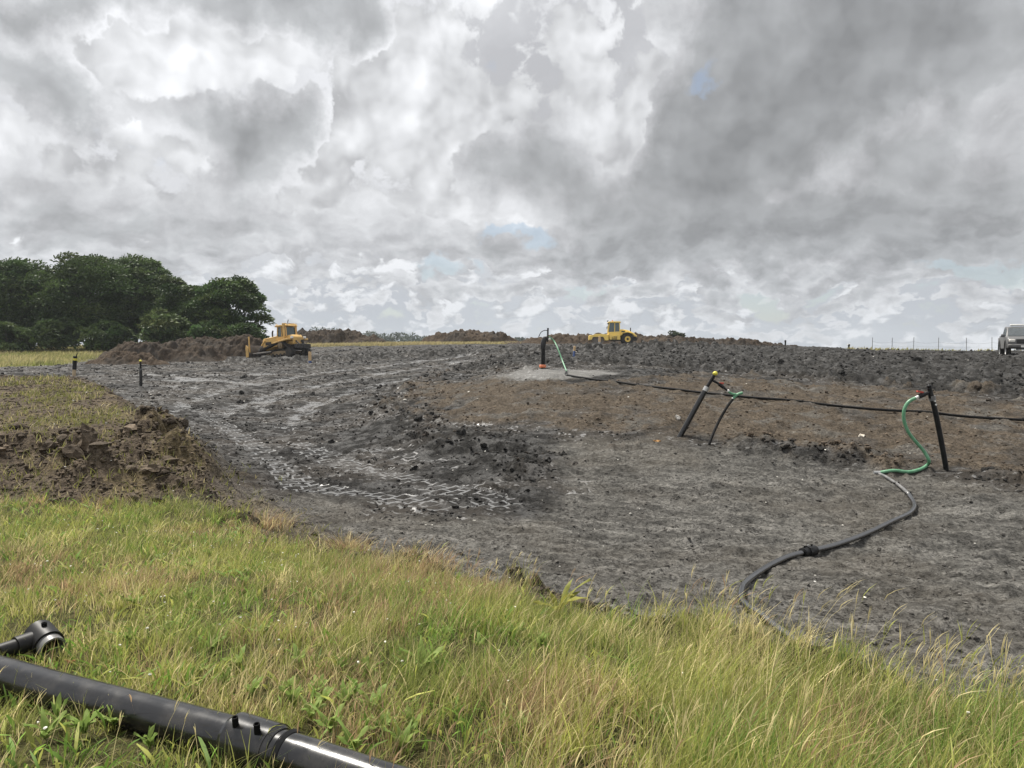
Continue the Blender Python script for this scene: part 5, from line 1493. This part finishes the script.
def hgt_of(px): return np.interp(px, [0, 200, 420, 560, 720, 1024], [.12, .13, .165, .20, .235, .255])
parts = []
NT_ = 34000
x, y, z, m, px, d = verge_points(NT_)
dens = np.clip(m['grass'] * (1 - .85 * sstep(fbm(x * 1.6, y * 1.6, 3, .55, 151), .12, .5) * (px < 680)), 0, 1)
keep = rng.random(NT_) < dens
x, y, px, d = x[keep], y[keep], px[keep], d[keep]
nt = len(x)
nb = rng.integers(5, 11, nt)
idx = np.repeat(np.arange(nt), nb); n = len(idx)
th_ = rng.uniform(0, 2 * np.pi, n); rr = rng.uniform(.0, .055, n)
ox_, oy_ = np.cos(th_) * rr, np.sin(th_) * rr
bx, by = x[idx] + ox_, y[idx] + oy_
# sward surface under the blades (bare-land height is close enough for each tuft)
zt = gz(x, y)[idx]
tuft_h = hgt_of(px) * (1 - .35 * np.exp(-(m['sd'][keep] / .6) ** 2) * (px > 380)) * np.exp(rng.normal(0, .28, nt)) * (1 + .25 * fbm(x * .8, y * .8, 3, .5, 171))
h = tuft_h[idx] * rng.uniform(.45, 1.15, n)
lean = np.stack([ox_ * 9 + .20 + rng.normal(0, .30, n), oy_ * 9 + rng.normal(0, .30, n)], -1)
tc = tint(x, y, nt, 0)
col = tc[idx] * np.exp(rng.normal(0, .16, (n, 1)))
sw = rng.random(n) < .10
col = np.where(sw[:, None], STRAW_C * np.exp(rng.normal(0, .25, (n, 1))), col)
tip = col * .86 + .14 * STRAW_C
parts.append(blades(bx, by, zt, h, rng.uniform(.0025, .0055, n), lean, rng.uniform(0, np.pi, n), col, tip))
# short matted thatch
nq = 60000
x, y, z, m, px, d = verge_points(nq)
k = rng.random(nq) < m['grass']
x, y, z, px = x[k], y[k], z[k], px[k]; n = len(x)
col = np.where((rng.random(n) < .35)[:, None], STRAW_C * .6, GREEN * .8) * np.exp(rng.normal(0, .3, (n, 1)))  # tones darkened to paint shade into the gaps between taller blades
lean = rng.normal(0, .9, (n, 2))
parts.append(blades(x, y, z, rng.uniform(.03, .085, n) * (1 + (px > 560) * .6), rng.uniform(.002, .0045, n), lean, rng.uniform(0, np.pi, n), col, col))
# small broad leaves of clover and plantain low in the sward
nq = 30000
x, y, z, m, px, d = verge_points(nq)
k = rng.random(nq) < m['grass'] * np.clip(.55 + 1.6 * fbm(x * 1.2, y * 1.2, 3, .55, 161), .05, 1) * np.interp(px, [0, 450, 700], [1, .7, .35])
x, y, z, px = x[k], y[k], z[k], px[k]; n = len(x)
c = np.where((rng.random(n) < .6)[:, None], LUSH, YGREEN) * np.exp(rng.normal(0, .22, (n, 1)))
parts.append(blades(x, y, z + rng.uniform(0, .05, n), rng.uniform(.03, .10, n), rng.uniform(.008, .018, n), rng.normal(0, .7, (n, 2)), rng.uniform(0, np.pi, n), c, c, wprof=(.35, .9, 1.0, .3)))
# tufts on the left bank and stray tufts over the cut edge
nq = 26000
a = rng.uniform(-R(40), R(6), nq); d = np.exp(rng.uniform(math.log(7), math.log(48), nq)); x, y = d * np.sin(a), d * np.cos(a)
z, m = ground(x, y)
k = rng.random(nq) < np.clip(m['bank_grass'] * 1.0 + .30 * m['bank'] * (d < 24), 0, 1)
x, y, z, d = x[k], y[k], z[k], d[k]; n = len(x)
rep = np.repeat(np.arange(n), 3); nn_ = len(rep)
g_ = np.where((rng.random(n) < .6)[:, None], YGREEN * .48, STRAW_C * .5) * np.exp(rng.normal(0, .25, (n, 1)))
parts.append(blades(x[rep] + rng.normal(0, .04, nn_) * (1 + d[rep] * .03), y[rep] + rng.normal(0, .04, nn_), z[rep], (.05 + .004 * d[rep]) * rng.uniform(.5, 1.6, nn_), .003 + .0007 * d[rep], rng.normal(.1, .5, (nn_, 2)), rng.uniform(0, np.pi, nn_), g_[rep], g_[rep]))
V, Fq, C = merge(parts)
me = mesh_np('grass', V, Fq); add_attr(me, 'col', C, 'FLOAT_COLOR')
tag(link('grass', me, M['blade']), 'mixed green and straw coloured grass of the verge in front', 'grass', kind='stuff')

# tall flowering stems
parts = []
nq = 12000
x, y, z, m, px, d = verge_points(nq, 2.0, 9.5)
edge = np.exp(-((m['sd'] - .25) / .45) ** 2)
k = rng.random(nq) < np.clip(m['grass'], 0, 1) * np.clip(np.interp(px, [0, 350, 560, 700, 1024], [.10, .22, .34, .46, .54]) + .30 * edge * (px > 380), 0, 1) * np.clip(.6 + 1.4 * fbm(x * 1.1, y * 1.1, 3, .55, 181), .1, 1)
x, y, z, px = x[k], y[k], z[k], px[k]; n = len(x)
h = np.interp(px, [0, 300, 560, 800, 1024], [.22, .24, .31, .37, .40]) * rng.uniform(.65, 1.2, n)
lean = np.stack([rng.normal(.34, .22, n), rng.normal(0, .22, n)], -1)
ang = rng.uniform(0, np.pi, n)
red = np.clip(.15 + 1.3 * fbm(x * .7, y * .7 - 4, 3, .6, 131), 0, .8)
c = np.where((rng.random(n) < .7)[:, None], STRAW_C * 1.0, YGREEN * 1.1)
c = np.where((rng.random(n) < red)[:, None], RUST * 1.1, c) * np.exp(rng.normal(0, .15, (n, 1)))
parts.append(blades(x, y, z, h, np.full(n, .0019), lean, ang, c, c, levels=4, wprof=(1, .95, .85, .8)))
# seed heads at the stems' tips: two crossed spindles
kx = x + lean[:, 0] * h * .80 ** 1.7; ky = y + lean[:, 1] * h * .80 ** 1.7; sl_ = np.hypot(lean[:, 0], lean[:, 1])
kz = z - .015 + h * .80 * (1 - .22 * sl_ * .80)
for da in (0, np.pi / 2):
    hd = h * .24
    parts.append(blades(kx, ky, kz + .015, hd, rng.uniform(.003, .006, n), lean * 1.35 + rng.normal(0, .1, (n, 2)), ang + da, c, c * 1.05, wprof=(.3, 1.0, .75, .1)))
V, Fq, C = merge(parts)
me = mesh_np('seed_grass', V, Fq); add_attr(me, 'col', C, 'FLOAT_COLOR')
tag(link('seed_grass', me, M['blade']), 'tall straw coloured grass stems in seed along the verge', 'grass', kind='stuff')

# dry standing grass of the field on the left and the strips beyond the site
parts = []
def field_grass(n, poly_pts, hh, cols, w):
    P_ = np.array(poly_pts); lo_, hi_ = P_.min(0), P_.max(0)
    x = rng.uniform(max(lo_[0], -75), min(hi_[0], 75), n); y = rng.uniform(lo_[1], min(hi_[1], 128), n)
    z, m = ground(x, y)
    k = (m['field'] > .5) & (np.abs(np.arctan2(x, y)) < R(41)); x, y, z = x[k], y[k], z[k]; n = len(x)
    t_ = np.clip(.5 + .9 * fbm(x * .15, y * .12, 3, .6, 201), 0, 1)[:, None]
    c = (cols[0] * t_ + cols[1] * (1 - t_)) * np.exp(rng.normal(0, .22, (n, 1)))
    parts.append(blades(x, y, z, hh * rng.uniform(.5, 1.3, n), np.full(n, w), np.stack([rng.normal(.3, .3, n), rng.normal(0, .3, n)], -1), rng.normal(0, .5, n), c, c * .5 + .35 * STRAW_C))
field_grass(26000, FIELD, .50, (GREEN * .75, STRAW_C * .62), .07)
field_grass(16000, STRAW, .40, (STRAW_C * .55, STRAW_C * .42), .10)
field_grass(9000, RIGHT_STRIP, .25, (YGREEN * .6, STRAW_C * .6), .08)
V, Fq, C = merge(parts)
me = mesh_np('field_grass', V, Fq); add_attr(me, 'col', C, 'FLOAT_COLOR')
tag(link('field_grass', me, M['blade']), 'pale uncut grass of the fields beyond the clay', 'grass', kind='stuff')

# white clover heads
nq = 1000
x, y, z, m, px, d = verge_points(nq, 3.3, 9)
k = rng.random(nq) < m['grass'] * np.interp(px, [0, 150, 420, 560, 1024], [.8, .7, .55, .18, .10]) * np.clip(.5 + 2 * fbm(x * 1.4, y * 1.4, 2, .5, 211), 0, 1)
x, y, z, px = x[k], y[k], z[k], px[k]; n = len(x)
hh_ = hgt_of(px) * rng.uniform(.6, .95, n)
hh_ *= 1
cc = np.where((rng.random(n) < .95)[:, None], np.array([.62, .60, .52]), np.array([.60, .42, .03])) * np.exp(rng.normal(0, .12, (n, 1)))
o = scatter('clover_flowers', np.stack([x, y, z + hh_, rng.uniform(.004, .0078, n)], 1), cc, M['clod'], squash=(.6, .9))
tag(o, 'small white clover heads dotted through the grass', 'flowers', kind='stuff')

# broad-leaved weeds
def weed_mesh(seed, nl, L, W, upright, cols):
    r2 = np.random.default_rng(seed); V, Fs, C = [], [], []; off = 0
    for k in range(nl):
        a = 2 * math.pi * k / nl * 2.4 + r2.normal(0, .3); l = L * r2.uniform(.6, 1.15); w = W * r2.uniform(.75, 1.2); e0_ = upright + r2.normal(0, .15)
        c = np.array(cols[0]) * (1 - (q := r2.random() * .7)) + np.array(cols[1]) * q
        pos = np.array([0.0, 0, 0]); el_ = e0_
        rows = []
        for s in np.linspace(0, 1, 7):
            dirv = np.array([math.cos(a) * math.cos(el_), math.sin(a) * math.cos(el_), math.sin(el_)])
            sd_ = np.array([-math.sin(a), math.cos(a), 0]); nrm = np.cross(dirv, sd_) * -1
            ww = w * (.18 + .82 * math.sin(math.pi * min(1, max(0, (s - .12) / .88)) ** .8)) * .5 if s > .12 else w * .09
            wv_ = .008 * math.sin(s * 9 + k)
            rows.append((pos - sd_ * ww + nrm * (ww * .35 + wv_), pos.copy(), pos + sd_ * ww + nrm * (ww * .35 - wv_)))
            pos = pos + dirv * l / 6; el_ -= .16 + .05 * r2.random()
        vv = np.array(rows).reshape(-1, 3)
        i0 = np.arange(6)[:, None] * 3 + np.arange(2)[None, :]
        ff = np.stack([i0, i0 + 1, i0 + 4, i0 + 3], -1).reshape(-1, 4)
        V.append(vv); Fs.append(ff + off); off += len(vv)
        cv = np.tile(c, (len(vv), 1)).reshape(7, 3, 3); cv[:, 1] = cv[:, 1] * .7 + np.array([.16, .19, .07]) * .3
        C.append(np.concatenate([cv.reshape(-1, 3), np.ones((len(vv), 1))], 1))
    me = mesh_np('weed', np.concatenate(V), np.concatenate(Fs)); add_attr(me, 'col', np.concatenate(C), 'FLOAT_COLOR'); me.materials.append(M['weed'])
    return me
WG = ((.18, .27, .06), (.26, .33, .09)); WY = ((.28, .26, .05), (.20, .22, .05)); WR = ((.22, .10, .045), (.30, .15, .06))
wm = [weed_mesh(1, 9, .13, .030, 1.35, WG), weed_mesh(2, 7, .16, .034, 1.4, WG), weed_mesh(3, 11, .10, .026, 1.2, WG), weed_mesh(4, 8, .15, .024, 1.45, WG)]
def weed(px, py, k, s, lab, grp=None, mesh=None):
    x, y = gb(px, py)
    o = bpy.data.objects.new('broadleaf_weed', mesh or wm[k]); COL.objects.link(o)
    o.location = (x, y, gz(x, y)[0] + .02); o.rotation_euler = (random.uniform(-.15, .15), random.uniform(-.1, .25), random.uniform(0, 6.28)); s *= .82; o.scale = (s, s, s * random.uniform(.9, 1.15))
    tag(o, lab, 'weed', grp)
for px, py, k, s in ((135, 610, 0, .9), (165, 632, 2, .9), (188, 604, 3, 1.0), (210, 655, 0, 1.0), (240, 672, 1, .9), (262, 640, 2, .9), (300, 668, 0, 1.0), (318, 690, 2, 1.1), (345, 705, 0, 1.1), (366, 678, 3, .9), (330, 735, 1, 1.0), (295, 712, 3, 1.0),
                     (382, 735, 2, 1.1), (402, 752, 0, 1.1), (352, 755, 1, .95), (85, 745, 0, 1.1), (115, 735, 2, 1.1), (45, 752, 1, 1.0), (150, 755, 3, .9), (180, 735, 0, .9), (75, 590, 2, .8), (30, 570, 0, .8), (245, 590, 3, .9), (275, 575, 2, .8),
                     (460, 690, 3, .9), (480, 650, 0, .8), (520, 735, 2, 1.0), (640, 700, 3, .9), (700, 745, 2, .9), (950, 745, 0, .9), (985, 725, 2, 1.0), (1005, 755, 1, .9), (515, 640, 1, .9), (540, 655, 3, .9), (225, 690, 3, .9), (252, 700, 0, .9), (310, 720, 1, .9), (322, 705, 0, .9), (350, 690, 2, .9), (372, 712, 1, 1.0), (338, 675, 3, .8), (290, 690, 2, .8), (200, 680, 2, .8), (130, 650, 3, .8), (412, 735, 3, 1.0), (130, 725, 0, 1.0), (60, 735, 3, 1.0), (160, 560, 2, .8), (190, 570, 0, .9), (210, 560, 3, .9), (445, 640, 2, .8), (660, 735, 0, .9)):
    weed(px, py, k, s, 'low green broad leaved weed growing in the grass of the verge', 'broad leaved weeds in the verge')
weed(420, 672, 1, 1.45, 'large bright green weed with upright broad leaves in the middle of the verge')
weed(558, 615, 0, 1.5, 'tall yellowing weed with long bent leaves at the verge edge', mesh=weed_mesh(11, 9, .27, .030, 1.25, WY))
weed(72, 668, 0, .7, 'small rust red leaf beside the black elbow fitting', mesh=weed_mesh(12, 3, .08, .035, .9, WR))
weed(598, 712, 0, .8, 'withered pinkish brown weed in the grass right of centre', mesh=weed_mesh(13, 9, .11, .022, 1.1, ((.24, .15, .10), (.30, .20, .13))))
weed(275, 660, 0, .9, 'rust tinged weed beside the thick black pipe', mesh=weed_mesh(14, 6, .12, .035, 1.0, ((.20, .13, .04), (.10, .15, .03))))
# clumps of dead turf hanging over the cut edge
def dead_tuft(px, Y, s, lab):
    X = hx(px, Y); z0 = gz(X, Y)[0]; n = 420
    a = rng.uniform(0, 2 * np.pi, n); r_ = rng.uniform(0, .22, n) * s
    c = np.where((rng.random(n) < .6)[:, None], RUST * .8, STRAW_C * .8) * np.exp(rng.normal(0, .3, (n, 1)))
    V, Fq, C = blades(np.cos(a) * r_ * 1.4, np.sin(a) * r_, np.zeros(n), rng.uniform(.08, .26, n) * s, np.full(n, .006), np.stack([np.cos(a) * .8, np.sin(a) * .8], -1) + rng.normal(0, .4, (n, 2)), rng.uniform(0, np.pi, n), c, c)
    me = mesh_np('dead_grass_tuft', V, Fq); add_attr(me, 'col', C, 'FLOAT_COLOR')
    o = link('dead_grass_tuft', me, M['blade']); o.location = (X, Y, z0); tag(o, lab, 'grass tuft', 'dead tufts on the cut edge')
dead_tuft(262, 8.9, 1.1, 'brown dead grass tuft on the cut edge left of centre')
dead_tuft(422, 7.35, 1.15, 'largest brown dead grass tuft on the cut edge below the churned track')
dead_tuft(345, 8.1, .8, 'small straw tuft between the two brown ones on the cut edge')
dead_tuft(148, 17.5, 1.2, 'straw coloured turf lump on top of the brown bank')
#END
# ------------------------------------------------------------------ air
def haze_box():
    o = MB().box((0, 450, 12), (2600, 1300, 36)).build('haze', None, None, smooth=False)
    mt = bpy.data.materials.new('haze'); mt.use_nodes = True
    g = NT(mt.node_tree)
    v = g.node('ShaderNodeVolumePrincipled')
    v.inputs['Color'].default_value = (.80, .86, .92, 1); v.inputs['Density'].default_value = .00018; v.inputs['Anisotropy'].default_value = .2
    out = g.node('ShaderNodeOutputMaterial'); g.l.new(v.outputs[0], out.inputs['Volume'])
    mt.cycles.homogeneous_volume = True if hasattr(mt.cycles, 'homogeneous_volume') else None
    o.data.materials.append(mt)
    tag(o, 'pale moist air over the site', 'haze', kind='stuff')
haze_box()
